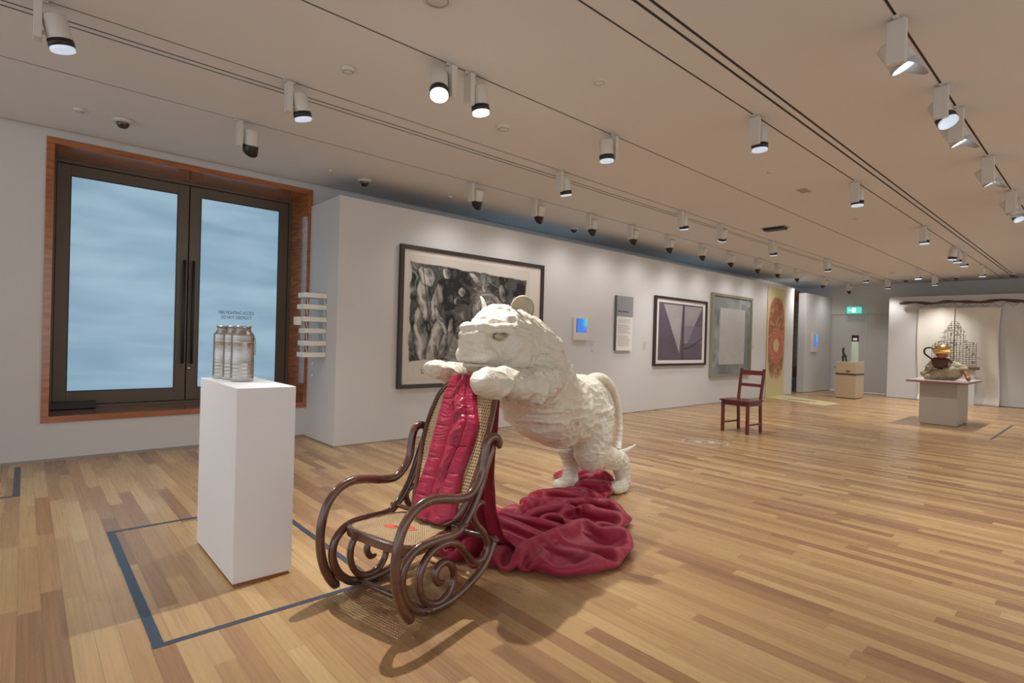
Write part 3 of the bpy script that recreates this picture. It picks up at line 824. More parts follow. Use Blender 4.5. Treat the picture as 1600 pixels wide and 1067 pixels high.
# ================================================================== PICTURES ON THE PARTITION
def framed(name, label, cat, x0, x1, z0, z1, fw_, depth, fm, artfn=None, mount=None, art=None, nx=260, nz=240, artmat='art'):
    root = empty(name, ((x0 + x1) / 2, YP, (z0 + z1) / 2)); tag(root, label, cat)
    W_, H_ = (x1 - x0) / 2, (z1 - z0) / 2
    fr = MB()
    for (a, b, c, d_) in ((-W_, -W_ + fw_, -H_, H_), (W_ - fw_, W_, -H_, H_), (-W_ + fw_, W_ - fw_, H_ - fw_, H_), (-W_ + fw_, W_ - fw_, -H_, -H_ + fw_)):
        fr.box(a, b, -depth, -0.001, c, d_)
    fr.build('frame', fm, root, bevel=0.003)
    MB().box(-W_ + fw_, W_ - fw_, -depth * 0.45, -0.002, -H_ + fw_, H_ - fw_).build('mount', mount or M['mount'], root)
    if artfn:
        a, b, c, d_ = art
        painted('picture', M[artmat], root, -W_ + a, W_ - b, -H_ + c, H_ - d_, -depth * 0.45 - 0.002, nx, nz, artfn)
    return root

def charcoal(U, V):
    A_ = 1.35
    X, Y = U * A_, V
    w1 = fbm(X * 2.4, Y * 2.4, 1.3) - 0.47; w2 = fbm(X * 2.4 + 9, Y * 2.4 + 4, 2.1) - 0.47
    def strokes(a, b, fa, fb, seed, p=2.0):       # long brush marks running along b
        return np.clip(0.55 * ridge(a * fa, b * fb, seed) + 0.45 * ridge(a * fa * 2.3 + 3, b * fb * 1.7, seed + 3), 0, 1) ** p
    th = 2.2 * w1 + 1.1
    a = X * np.cos(th) + Y * np.sin(th) + 0.25 * w2; b = -X * np.sin(th) + Y * np.cos(th) + 0.25 * w1
    base = 0.045 + 0.50 * strokes(a, b, 30, 5, 1.0, 3.2) * sstep(0.35, 0.65, fbm(X * 4, Y * 4, 6)) + 0.10 * fbm(X * 7, Y * 7, 9)
    # a sweeping curl in the middle
    cx_, cy_ = 0.62 * A_, 0.60
    x, y = X - cx_, Y - cy_
    rr = np.hypot(x, y * 1.15) + 0.05 * w1; an = np.arctan2(y, x)
    sw = strokes(rr, an * 0.25, 42, 4, 12, 1.5) * sstep(0.27, 0.12, rr) * sstep(0.02, 0.08, rr) * sstep(-0.7, 0.3, np.sin(an) + 0.3)
    base = base * (1 - 0.6 * sstep(0.28, 0.2, rr)) + 0.62 * sw
    def blob(cx, cy, rx, ry, rot, br, k=26):
        nonlocal base
        c, s_ = math.cos(rot), math.sin(rot)
        x0, y0 = X - cx * A_ + 0.10 * w2 + 0.05 * (fbm(X * 9, Y * 9, 50) - 0.47), Y - cy + 0.10 * w1 + 0.07 * (fbm(X * 8, Y * 8, 60) - 0.47)
        x1, y1 = c * x0 + s_ * y0, -s_ * x0 + c * y0
        dd = np.sqrt((x1 / rx) ** 2 + (y1 / ry) ** 2) + 0.55 * (fbm(X * 13, Y * 13, cx * 40) - 0.47)
        ins = sstep(1.15, 0.70, dd)
        lit = sstep(-0.9, 0.9, -x1 / rx) * 0.8 + 0.35
        mk = 0.45 + 0.9 * strokes(x1 + 0.02 * np.sin(y1 * 18), y1, k, 3.2, cx * 17, 1.3)
        base = base * (1 - ins) + ins * br * lit * mk ** 1.6 * (0.35 + 1.1 * ridge(X * 15 + 3 * w1, Y * 15, cx * 9))
        base = base * (1 - 0.6 * np.exp(-((dd - 1.04) / 0.10) ** 2))
    # stooping figure with drapery at the left, smaller ones to the right
    blob(0.10, 0.34, 0.075, 0.27, 0.10, 0.42); blob(0.20, 0.27, 0.085, 0.24, -0.18, 0.40); blob(0.29, 0.33, 0.05, 0.19, -0.3, 0.42)
    blob(0.115, 0.66, 0.07, 0.17, 0.15, 0.55); blob(0.215, 0.66, 0.055, 0.17, -0.25, 0.50); blob(0.13, 0.84, 0.075, 0.08, 0.5, 0.62); blob(0.245, 0.50, 0.03, 0.12, 0.5, 0.55)
    blob(0.27, 0.88, 0.035, 0.05, 0.2, 0.5); blob(0.40, 0.74, 0.055, 0.035, 0.7, 0.55); blob(0.37, 0.66, 0.03, 0.05, -0.4, 0.45)
    blob(0.52, 0.86, 0.10, 0.022, -0.6, 0.55); blob(0.60, 0.80, 0.035, 0.045, 0.3, 0.35); blob(0.74, 0.76, 0.035, 0.07, 0.4, 0.42); blob(0.86, 0.66, 0.045, 0.10, 0.2, 0.42); blob(0.93, 0.55, 0.03, 0.12, -0.2, 0.4)
    blob(0.42, 0.45, 0.09, 0.05, 0.4, 0.45); blob(0.52, 0.33, 0.10, 0.04, -0.2, 0.4); blob(0.75, 0.40, 0.12, 0.05, 0.3, 0.4)
    base = base * (1 - 0.9 * np.exp(-(((U - 0.155) + (V - 0.5) * 0.13) / 0.0035) ** 2) * (V > 0.38))
    grd = sstep(0.26, 0.20, V + 0.03 * w1) * sstep(0.28, 0.34, U)
    base = base * (1 - grd) + grd * (0.16 + 0.30 * strokes(Y + 0.05 * w1, X, 26, 4, 31, 1.2))
    dgl = np.minimum(np.minimum(U, 1 - U - 0.02), np.minimum(V - 0.13 - 0.015 * np.sin(U * 9), 1 - V - 0.035 - 0.05 * U))
    msk = sstep(0.0, 0.012, dgl - 0.012 + 0.03 * (fbm(U * 12, V * 12, 30) - 0.5))
    base = base + 0.30 * strokes(a * 1.3 + 0.3, b, 44, 9, 71, 4.5) * sstep(0.45, 0.6, fbm(X * 6, Y * 6, 77)) - 0.10 * sstep(0.5, 0.62, fbm(X * 9 + 2 * w1, Y * 9, 90))
    g = np.clip(base, 0.012, 0.62) ** 1.15
    scrib = sstep(0.86, 0.95, ridge(U * 80 + 4 * V, V * 14 + 3 * w1, 41)) * ((V > 0.05) & (V < 0.095) & (U > 0.03) & (U < 0.22))
    paper = np.stack([0.60 - 0.35 * scrib, 0.55 - 0.33 * scrib, 0.49 - 0.3 * scrib], -1)
    ink = np.stack([g * 0.97, g * 0.92, g * 0.86], -1)
    return paper * (1 - msk[..., None]) + ink * msk[..., None]
framed('charcoal_drawing', 'large framed charcoal drawing of swirling figures behind the tiger', 'picture', 3.71, 6.40, 0.69, 2.625, 0.055, 0.06, M['frame_dark'], charcoal, M['paper'], (0.13, 0.30, 0.10, 0.12), 640, 480)

def book_art(U, V):
    c = np.zeros(U.shape + (3,)); c[:] = (0.105, 0.085, 0.115)
    n = fbm(U * 6, V * 6, 2)
    c *= (0.75 + 0.5 * n)[..., None]
    def wedge(x0t, x1t, xb, yb, col):
        t = (V - yb) / (0.97 - yb)
        l, r2 = xb + (x0t - xb) * t, xb + (x1t - xb) * t
        m_ = sstep(-0.01, 0.01, U - l) * sstep(-0.01, 0.01, r2 - U) * (V > yb) * (V < 0.97)
        return m_
    m1 = wedge(0.10, 0.52, 0.46, 0.12, 0)
    m2 = wedge(0.56, 0.98, 0.56, 0.15, 0) * (V > 0.3)
    shade = 0.30 + 0.10 * n
    for m_ in (m1 * 1.0, m2 * 0.8):
        c = c * (1 - m_[..., None]) + m_[..., None] * np.stack([shade, shade * 0.94, shade * 0.97], -1)
    m3 = ((U > 0.56) & (V > 0.30) & (V < 0.62))
    c[m3] = c[m3] * 0.4 + np.array((0.17, 0.15, 0.21)) * 0.6
    sp = np.exp(-((U - 0.535) / 0.018) ** 2); c *= (1 - 0.6 * sp)[..., None]
    br = np.exp(-((V - (0.20 + 0.35 * (U - 0.55) ** 2 * 2.4 + 0.10 * (U - 0.55))) / 0.013) ** 2) * (U > 0.56) * (U < 0.99)
    c = c * (1 - br[..., None]) + br[..., None] * np.array((0.03, 0.022, 0.018))
    ln = (np.abs(np.sin(V * 90)) < 0.3) & (U > 0.6) & (V > 0.45) & (V < 0.58)
    c[ln] *= 0.9
    return c
framed('open_book_photograph', 'dark-framed purple-grey photograph of an open book with a branch', 'picture', 9.66, 11.76, 0.92, 2.38, 0.05, 0.06, M['frame_dark'], book_art, M['mount'], (0.16, 0.16, 0.12, 0.12), 200, 160)

def grey_painting(U, V):
    n = fbm(U * 5, V * 4, 5); b = ridge(U * 6 + 3 * n, V * 9, 1)
    c = np.stack([0.13 + 0.30 * b * n, 0.155 + 0.30 * b * n, 0.15 + 0.29 * b * n], -1)
    inn = sstep(0.0, 0.012, np.minimum(np.minimum(U - 0.18, 0.86 - U), np.minimum(V - 0.12, 0.86 - V)))[..., None]
    k = 0.40 + 0.09 * fbm(U * 7, V * 9, 12)
    ci = np.stack([k, k * 0.985, k * 0.97], -1)
    strip = ((U > 0.86) & (V < 0.9))[..., None]
    c = np.where(strip, c * 0.75, c)
    return c * (1 - inn) + ci * inn
framed('grey_painting', 'grey-green framed painting with a pale grey rectangle, behind the red chair', 'picture', 11.98, 14.04, 0.63, 2.62, 0.06, 0.07, M['frame_grey'], grey_painting, M['mount'], (0.06, 0.06, 0.06, 0.06), 160, 200)

# small tablet screens
def screen_art(U, V):
    n = fbm(U * 4, V * 3, 7)
    c = np.stack([0.04 + 0.10 * sstep(0.5, 0.9, U) * n * 2, 0.24 + 0.40 * sstep(0.45, 0.9, U) * sstep(0.3, 0.6, V), 0.85 + 0.1 * n], -1)
    c[(U < 0.12)] = (0.05, 0.12, 0.4)
    return c
def emis_attr():
    m, N, L, B = new_mat('screen_glow')
    a = N.new('ShaderNodeAttribute'); a.attribute_name = 'paint'
    L.new(a.outputs['Color'], B.inputs['Emission Color']); B.inputs['Emission Strength'].default_value = 0.75
    B.inputs['Base Color'].default_value = (0.02, 0.02, 0.03, 1); B.inputs['Roughness'].default_value = 0.2
    return m
M['screen_glow'] = emis_attr()
def small_screen(x0, x1, z0, z1, label, sx0, sx1, sz0, sz1):
    root = empty('wall_screen', ((x0 + x1) / 2, YP, (z0 + z1) / 2)); tag(root, label, 'screen')
    W_, H_ = (x1 - x0) / 2, (z1 - z0) / 2
    MB().box(-W_, W_, -0.045, -0.001, -H_, H_).build('housing', M['paper'], root, bevel=0.004)
    painted('display', M['screen_glow'], root, sx0, sx1, sz0, sz1, -0.0465, 24, 24, screen_art)
small_screen(7.19, 7.57, 1.41, 1.82, 'small cream box with glowing blue screen right of the tiger', -0.14, 0.15, -0.07, 0.18)
small_screen(18.25, 18.75, 1.25, 1.85, 'small blue screen on the far short partition', -0.1, 0.16, -0.15, 0.25)

# text panel
root = empty('text_panel', (8.62, YP, 1.755)); tag(root, 'tall narrow wall text panel with grey header', 'sign')
MB().box(-0.255, 0.255, -0.06, -0.001, -0.52, 0.525).build('board', M['panel_side'], root)
MB().box(-0.254, 0.254, -0.0625, -0.0601, 0.13, 0.525).build('header', M['panel_grey'], root)
MB().box(-0.254, 0.254, -0.0625, -0.0601, -0.52, 0.13).build('sheet', M['mount'], root)
tx = MB(); rnd = random.Random(4)
x = -0.215
for wlen in (0.09, 0.03, 0.11, 0.06):
    tx.box(x, x + wlen, -0.0635, -0.0626, 0.215, 0.24); x += wlen + 0.012
tx.build('title', M['text_dark'], root)
tx = MB()
for k, z in enumerate([0.075, 0.055, 0.035, 0.015] + [-0.03 - 0.018 * j for j in range(10)] + [-0.24 - 0.018 * j for j in range(12)]):
    x = -0.21; end = 0.19 - rnd.random() * 0.09
    while x < end:
        w = 0.015 + rnd.random() * 0.04
        tx.box(x, min(x + w, end), -0.0635, -0.0626, z, z + 0.006); x += w + 0.007
tx.build('text', M['text_grey'], root)
def wall_label(x, z, w, h, label):
    o = empty('wall_label', (x, YP, z)); tag(o, label, 'label', 'small wall labels')
    MB().box(0, w, -0.003, -0.001, 0, h).build('card', M['wall'], o)
    t = MB(); n = int(h / 0.018); rr = random.Random(int(x * 10))
    for k in range(n): t.box(0.01, w * (0.5 + 0.45 * rr.random()), -0.0038, -0.003, h - 0.015 - k * 0.018, h - 0.006 - k * 0.018)
    t.build('text', M['label'], o)
wall_label(7.66, 1.29, 0.18, 0.12, 'small text label below and right of the blue screen')
wall_label(7.70, 1.19, 0.12, 0.06, 'tiny caption label under the label by the blue screen')
wall_label(9.31, 1.25, 0.17, 0.17, 'small text label between the text panel and the book photograph')
wall_label(14.18, 1.29, 0.2, 0.12, 'small text label between the grey painting and the yellow scroll')

# yellow scroll that hangs and runs out on the floor
def scroll_art(U, V):
    x = (U - 0.52) / 0.46; y = (V - 0.53) / 0.40
    rr = (np.abs(x) ** 3 + np.abs(y) ** 3) ** (1 / 3.)
    n = fbm(U * 9, V * 24, 4); n2 = ridge(U * 13 + 3 * n, V * 42 + 3 * n, 9)
    base = np.zeros(U.shape + (3,)); base[:] = (0.58, 0.49, 0.27)
    pat = np.where((n2 > 0.66)[..., None], np.array((0.40, 0.12, 0.07)), np.where((n > 0.47)[..., None], np.array((0.16, 0.17, 0.08)), np.array((0.42, 0.27, 0.13))))
    msk = sstep(1.0, 0.9, rr)[..., None]
    c = base * (1 - msk) + pat * msk
    x2 = (U - 0.52) / 0.40; y2 = (V - 0.47) / 0.165
    r2 = np.sqrt(x2 ** 2 + y2 ** 2)
    ringm = (sstep(1.05, 0.95, r2) * sstep(0.35, 0.45, r2))[..., None]
    rc = np.where((np.sin(r2 * 26 + 16 * n + 2 * np.sin(8 * np.arctan2(y2, x2))) > 0)[..., None], np.array((0.48, 0.12, 0.10)), np.array((0.52, 0.25, 0.15)))
    c = c * (1 - ringm) + rc * ringm
    cm = sstep(0.42, 0.34, r2)[..., None]
    c = c * (1 - cm) + np.array((0.60, 0.50, 0.26)) * cm
    fade = sstep(0.10, 0.25, V)[..., None]
    return c * fade + base * (1 - fade)
root = empty('hanging_scroll', (15.65, YP, 0)); tag(root, 'tall yellow scroll with red and green floral oval, trailing onto the floor', 'scroll')
sc = painted('scroll_face', M['scroll'], root, -0.60, 0.60, 0.004, 3.02, -0.012, 90, 220, scroll_art)
fl = MB()
fl.add([(-0.60, -0.012, 0.004), (0.62, -0.012, 0.004), (-0.35, -1.78, 0.004), (-1.35, -1.72, 0.004)], [(0, 3, 2, 1)])
# back of the cloth
fl.build('floor_tail', mat('yellow_scroll_cloth', (0.58, 0.49, 0.27), 0.7, noise=0.04), root, solid=0.003)
cap = MB(); rr = random.Random(5); x = -0.55
for k in range(8):
    w = 0.05 + rr.random() * 0.07; y0_ = -0.55 - k * 0.09
    cap.box(x, x + 0.05, y0_ - w * 0.8, y0_, 0.0065, 0.008); cap.box(x + 0.07, x + 0.11, y0_ - w, y0_ - 0.01, 0.0065, 0.008)
cap.build('caption', M['text_dark'], root)

# ================================================================== ROCKING CHAIR
CHQ = (1.516, 2.2485, 0.0)
CR = math.atan2(0.208, 0.978)
ch = empty('rocking_chair', CHQ, CR)
tag(ch, 'dark bentwood rocking chair with cane seat and back, tiger paws on its top', 'rocking chair')
def side(l, v): return [(-u, v, z) for u, z in l]        # traced (forward, height) -> local (x = back, y = away)
armN = [(-0.535, 0.775), (-0.520, 0.822), (-0.478, 0.846), (-0.435, 0.838), (-0.412, 0.805), (-0.398, 0.745), (-0.385, 0.665), (-0.339, 0.598), (-0.273, 0.558), (-0.176, 0.562), (-0.053, 0.588), (0.033, 0.595), (0.114, 0.574), (0.177, 0.522), (0.215, 0.447), (0.231, 0.349), (0.224, 0.252), (0.196, 0.157), (0.146, 0.075), (0.11, 0.045)]
railN = [(-0.50, 0.80), (-0.455, 0.70), (-0.393, 0.556), (-0.328, 0.459), (-0.248, 0.385), (-0.184, 0.366), (-0.062, 0.372), (0.052, 0.371), (0.118, 0.345), (0.162, 0.291), (0.168, 0.214), (0.132, 0.128), (0.054, 0.058), (-0.046, 0.028), (-0.166, 0.024), (-0.294, 0.050), (-0.431, 0.108), (-0.511, 0.183), (-0.548, 0.262)]
spir = [(-0.442, 0.466), (-0.400, 0.486), (-0.358, 0.470), (-0.343, 0.430), (-0.375, 0.369), (-0.445, 0.300), (-0.474, 0.225), (-0.435, 0.170), (-0.365, 0.170), (-0.304, 0.223), (-0.235, 0.298), (-0.154, 0.335), (-0.063, 0.336), (0.008, 0.305), (0.050, 0.241), (0.050, 0.160), (0.010, 0.090), (-0.070, 0.050), (-0.155, 0.070), (-0.198, 0.135), (-0.178, 0.205), (-0.122, 0.243), (-0.074, 0.232), (-0.058, 0.190), (-0.085, 0.148), (-0.125, 0.145)]
def rads(n, r0, t0=0.55, t1=0.55, e=4):
    return [r0 * min(1, t0 + (1 - t0) * i / e, t1 + (1 - t1) * (n - 1 - i) / e) for i in range(n)]
for v, vin in ((0.0, 0.022), (0.575, -0.022)):
    p = smooth_path(side(armN, v), 7)
    MB().tube(p, rads(len(p), 0.0255), 14, flat=0.85).build('armrest', M['bent'], ch, smooth=True)
    p = smooth_path(side(railN, v + vin), 7)
    MB().tube(p, rads(len(p), 0.0235), 14, flat=0.85).build('rocker', M['bent'], ch, smooth=True)
    p = smooth_path(side(spir, v + vin * 1.0), 7)
    MB().tube(p, rads(len(p), 0.0195, 0.4, 0.4, 8), 12).build('side_scroll', M['bent'], ch, smooth=True)
for (u, z, r0) in ((0.0, 0.045, 0.016), (-0.535, 0.245, 0.014), (-0.26, 0.40, 0.013)):
    MB().tube([(-u, -0.01, z), (-u, 0.1, z), (-u, 0.29, z), (-u, 0.47, z), (-u, 0.585, z)], [r0 * 0.85, r0, r0 * 1.1, r0, r0 * 0.85], 14).build('stretcher', M['bent'], ch, smooth=True)
# seat: bent ring and cane
seat_poly = [(0.118, 0.07), (0.132, 0.16), (0.137, 0.285), (0.132, 0.41), (0.118, 0.50), (0.075, 0.548), (0.0, 0.548), (-0.12, 0.525), (-0.22, 0.50), (-0.268, 0.44), (-0.275, 0.285), (-0.268, 0.13), (-0.22, 0.07), (-0.12, 0.045), (0.0, 0.022), (0.075, 0.022)]
sp_ = smooth_path([(-u, v, 0.355) for u, v in seat_poly], 6, closed=True)
sr = MB(); n = len(sp_) - 1; cx_, cy_ = 0.07, 0.285
vs = []; fs = []
for i in range(n):
    p = sp_[i]; dd = Vector((cx_ - p.x, cy_ - p.y, 0)).normalized()
    q_ = p + dd * 0.035
    vs += [(p.x, p.y, 0.335), (p.x, p.y, 0.375), ((p + dd * 0.008).x, (p + dd * 0.008).y, 0.381), (q_.x, q_.y, 0.379), (q_.x, q_.y, 0.335)]
for i in range(n):
    a = i * 5; b = ((i + 1) % n) * 5
    for k in range(5): fs.append((a + k, b + k, b + (k + 1) % 5, a + (k + 1) % 5))
sr.add(vs, fs); seat = sr.build('seat', M['bent'], ch, smooth=False)

def lattice(poly, step, wid, place, thick=0.0022):
    """woven strips clipped to a polygon in 2-D, placed by place(a, b, h)"""
    mb = MB()
    def spans(c, axis):
        xs = []
        for i in range(len(poly)):
            p, q_ = poly[i], poly[(i + 1) % len(poly)]
            a0, a1 = p[axis], q_[axis]
            if (a0 - c) * (a1 - c) < 0:
                t = (c - a0) / (a1 - a0); xs.append(p[1 - axis] + t * (q_[1 - axis] - p[1 - axis]))
        xs.sort(); return list(zip(xs[::2], xs[1::2]))
    for axis in (0, 1):
        lo = min(p[axis] for p in poly); hi = max(p[axis] for p in poly)
        c = lo + step / 2
        while c < hi:
            for (s0, s1) in spans(c, axis):
                m_ = max(2, int((s1 - s0) / 0.06)); P = []
                for k in range(m_ + 1):
                    t = s0 + (s1 - s0) * k / m_
                    for (dw, h) in ((-wid / 2, 0), (wid / 2, 0), (wid / 2, thick), (-wid / 2, thick)):
                        a, b = (c + dw, t) if axis == 0 else (t, c + dw)
                        P.append(place(a, b, h + axis * 0.0009))
                F_ = []
                for k in range(m_):
                    for j in range(4): F_.append((k * 4 + j, k * 4 + (j + 1) % 4, k * 4 + 4 + (j + 1) % 4, k * 4 + 4 + j))
                mb.add(P, F_)
            c += step
    return mb
inner = [(p.x + (cx_ - p.x) * 0.07, p.y + (cy_ - p.y) * 0.06) for p in sp_[:-1]]
lattice(inner, 0.0155, 0.0080, lambda a, b, h: (a, b, 0.3765 + h)).build('cane_seat', M['cane'], seat)
# red painted mark on the cane
rm = MB()
def blob(cx_, cy_, rx, ry, a0=0.0, k=0.0):
    n = 20; pts = []
    for i in range(n):
        a = 2 * PI * i / n; x = rx * math.cos(a); y = ry * math.sin(a) + k * (x / rx) ** 2 * ry
        pts.append((cx_ + x * math.cos(a0) - y * math.sin(a0), cy_ + x * math.sin(a0) + y * math.cos(a0)))
    rm.prism(pts, 0.3802, 0.3812)
blob(0.035, 0.335, 0.022, 0.045, 0.2); blob(0.075, 0.27, 0.012, 0.06, 0.5); blob(0.03, 0.24, 0.011, 0.05, -0.5); blob(0.065, 0.215, 0.010, 0.035, 0.9); blob(0.10, 0.29, 0.010, 0.035, 0.1)
rm.build('red_mark', M['red_mark'], seat)
# back: bent hoop and cane; plane leans back
def bk(v, z, off=0.0):   # off > 0 towards the sitter
    u = -0.2 - 0.55 * (z - 0.37)
    nx_, nz_ = 0.876, 0.482
    return (-(u + off * nx_), v, z + off * nz_)
hoop = [(0.30, 0.395), (0.20, 0.39), (0.10, 0.40), (0.045, 0.445), (0.022, 0.52), (0.015, 0.61), (0.018, 0.70), (0.028, 0.80), (0.04, 0.90), (0.055, 0.98), (0.075, 1.055), (0.115, 1.105), (0.19, 1.128), (0.29, 1.135), (0.39, 1.128), (0.47, 1.10), (0.51, 1.04), (0.52, 0.96), (0.515, 0.87), (0.495, 0.77), (0.46, 0.67), (0.425, 0.57), (0.395, 0.49), (0.36, 0.425)]
hp = smooth_path([bk(v, z) for v, z in hoop], 6, closed=True)
back = MB().tube(hp, 0.017, 14, caps=False).build('backrest', M['bent'], ch, smooth=True)
hp2 = smooth_path([(v, z, 0) for v, z in hoop], 4, closed=True)
inner = [(p.x + (0.27 - p.x) * 0.02, p.y + (0.77 - p.y) * 0.02) for p in hp2[:-1]]
lattice(inner, 0.0160, 0.0085, lambda a, b, h: bk(a, b, h)).build('cane_back', M['cane'], back)

# ================================================================== CRIMSON CLOTH (over the back, trailing to a pool)
cl = empty('draped_cloth', CHQ, CR)
tag(cl, 'crimson cloth draped over the rocking chair back and pooling on the floor', 'cloth')
Lz = [0.39, 0.397, 0.458, 0.539, 0.672, 0.833, 1.019, 1.12, 1.165]; Lv = [0.26, 0.287, 0.365, 0.378, 0.383, 0.416, 0.445, 0.442, 0.43]
Rz = [0.39, 0.41, 0.43, 0.585, 0.642, 0.793, 0.895, 1.02, 1.087, 1.165]; Rv = [0.13, 0.09, 0.05, 0.088, 0.105, 0.102, 0.112, 0.20, 0.225, 0.245]
def panel(nu=110, nv=190):
    zz = np.linspace(1.155, 0.392, nv)[:, None] * np.ones((1, nu)); t = np.linspace(0, 1, nu)[None, :] * np.ones((nv, 1))
    lv, rv = np.interp(zz, Lz, Lv), np.interp(zz, Rz, Rv)
    v = lv + (rv - lv) * t
    off = 0.026 + 0.0 * v
    # padded quilted bands with fine crosswise creases
    b1 = 0.40; b2 = 0.56
    padL = np.sin(np.clip(t / b1, 0, 1) * PI) ** 0.6
    padR = np.sin(np.clip((t - b2) / (1 - b2), 0, 1) * PI) ** 0.6
    zz2 = zz + 0.035 + 0.10 * (v - 0.2)
    cre = ridge(v * 4 + zz * 2, zz * 62 + 1.5 * vnoise(v * 20, zz * 10, 3), 2.0)
    off += 0.016 * padL + 0.012 * padR
    off += 0.0045 * cre * (padL + padR)
    sm_ = lambda q, zs_: sum(np.exp(-((q - k) / 0.006) ** 2) for k in zs_)
    off -= 0.008 * (sm_(zz, (1.075, 1.01, 0.86, 0.69, 0.595, 0.50)) * padL + sm_(zz2, (0.97, 0.80, 0.66, 0.53)) * padR)
    # loose central fold
    ctr = 0.50 + 0.12 * np.sin((1.16 - zz) * 5.0)
    wdt = 0.10 + 0.10 * sstep(0.6, 1.1, zz)
    loose = np.exp(-((t - ctr) / wdt) ** 2)
    off += 0.030 * loose * sstep(0.5, 0.75, zz) + 0.022 * loose * (ridge(v * 34 + zz * 16, zz * 7 - v * 8, 5) ** 2 - 0.3) * sstep(0.45, 0.6, zz)
    off -= 0.014 * np.exp(-((t - ctr - wdt) / 0.03) ** 2) * sstep(0.55, 0.7, zz)
    edge = np.minimum(t, 1 - t); off -= 0.02 * (1 - sstep(0, 0.05, edge))
    lz = zz + 0.0 * v
    u = -0.2 - 0.55 * (lz - 0.37)
    X = -(u + off * 0.876); Z = lz + off * 0.482 * 0.6
    V = np.stack([X.ravel(), v.ravel(), Z.ravel()], 1)
    i = np.arange(nu * nv).reshape(nv, nu)
    Q = np.stack([i[:-1, :-1].ravel(), i[:-1, 1:].ravel(), i[1:, 1:].ravel(), i[1:, :-1].ravel()], 1)
    return V, Q
V_, Q_ = panel()
o = np_mesh('quilted_panel', V_, Q_, M['silk'], cl); o['label'] = 'quilted crimson silk panel'
md = o.modifiers.new('solid', 'SOLIDIFY'); md.thickness = 0.006; md.offset = -1
def train(nu=150, nv=150):
    s_ = np.linspace(0, 1, nv)[:, None] * np.ones((1, nu)); t = np.linspace(0, 1, nu)[None, :] * np.ones((nv, 1))
    # path down: from the front lip over the hoop to the floor behind
    ks = [0.0, 0.05, 0.10, 0.30, 0.55, 0.75, 0.88, 0.96, 1.0]
    ux = np.interp(s_, ks, [-0.585, -0.615, -0.655, -0.68, -0.72, -0.77, -0.84, -0.94, -1.02])
    zz = np.interp(s_, ks, [1.150, 1.172, 1.150, 0.90, 0.58, 0.33, 0.17, 0.08, 0.02])
    ux2 = np.interp(s_, ks, [-0.585, -0.615, -0.655, -0.675, -0.69, -0.70, -0.69, -0.66, -0.63])
    zr = np.interp(s_, ks, [1.095, 1.115, 1.10, 0.84, 0.56, 0.33, 0.15, 0.045, 0.02])
    vl = np.interp(s_, ks, [0.43, 0.44, 0.44, 0.45, 0.47, 0.50, 0.53, 0.56, 0.58])
    vr = np.interp(s_, ks, [0.11, 0.10, 0.095, 0.115, 0.15, 0.17, 0.17, 0.15, 0.13])
    w = (1 - t) ** 1.3
    v = vr + (vl - vr) * (1 - t)
    u = ux * (1 - w) + ux2 * w
    z = zz * (1 - sstep(0.75, 1, t)) + zr * sstep(0.75, 1, t)
    amp = 0.028 * sstep(0.08, 0.6, s_) + 0.002
    fold = np.sin(t * 21 + 2.2 * np.sin(s_ * 3)) * 0.6 + np.sin(t * 9.5 + 1 + s_ * 2) * 0.7
    u = u - amp * fold * sstep(1.0, 0.9, s_) - 0.01 * (fbm(t * 12, s_ * 5, 3) - 0.5)
    z = np.maximum(z, 0.006)
    V = np.stack([(-u).ravel(), v.ravel(), z.ravel()], 1)
    i = np.arange(nu * nv).reshape(nv, nu)
    Q = np.stack([i[:-1, :-1].ravel(), i[:-1, 1:].ravel(), i[1:, 1:].ravel(), i[1:, :-1].ravel()], 1)
    return V, Q
V_, Q_ = train()
o = np_mesh('train', V_, Q_, M['cotton'], cl); md = o.modifiers.new('solid', 'SOLIDIFY'); md.thickness = 0.004
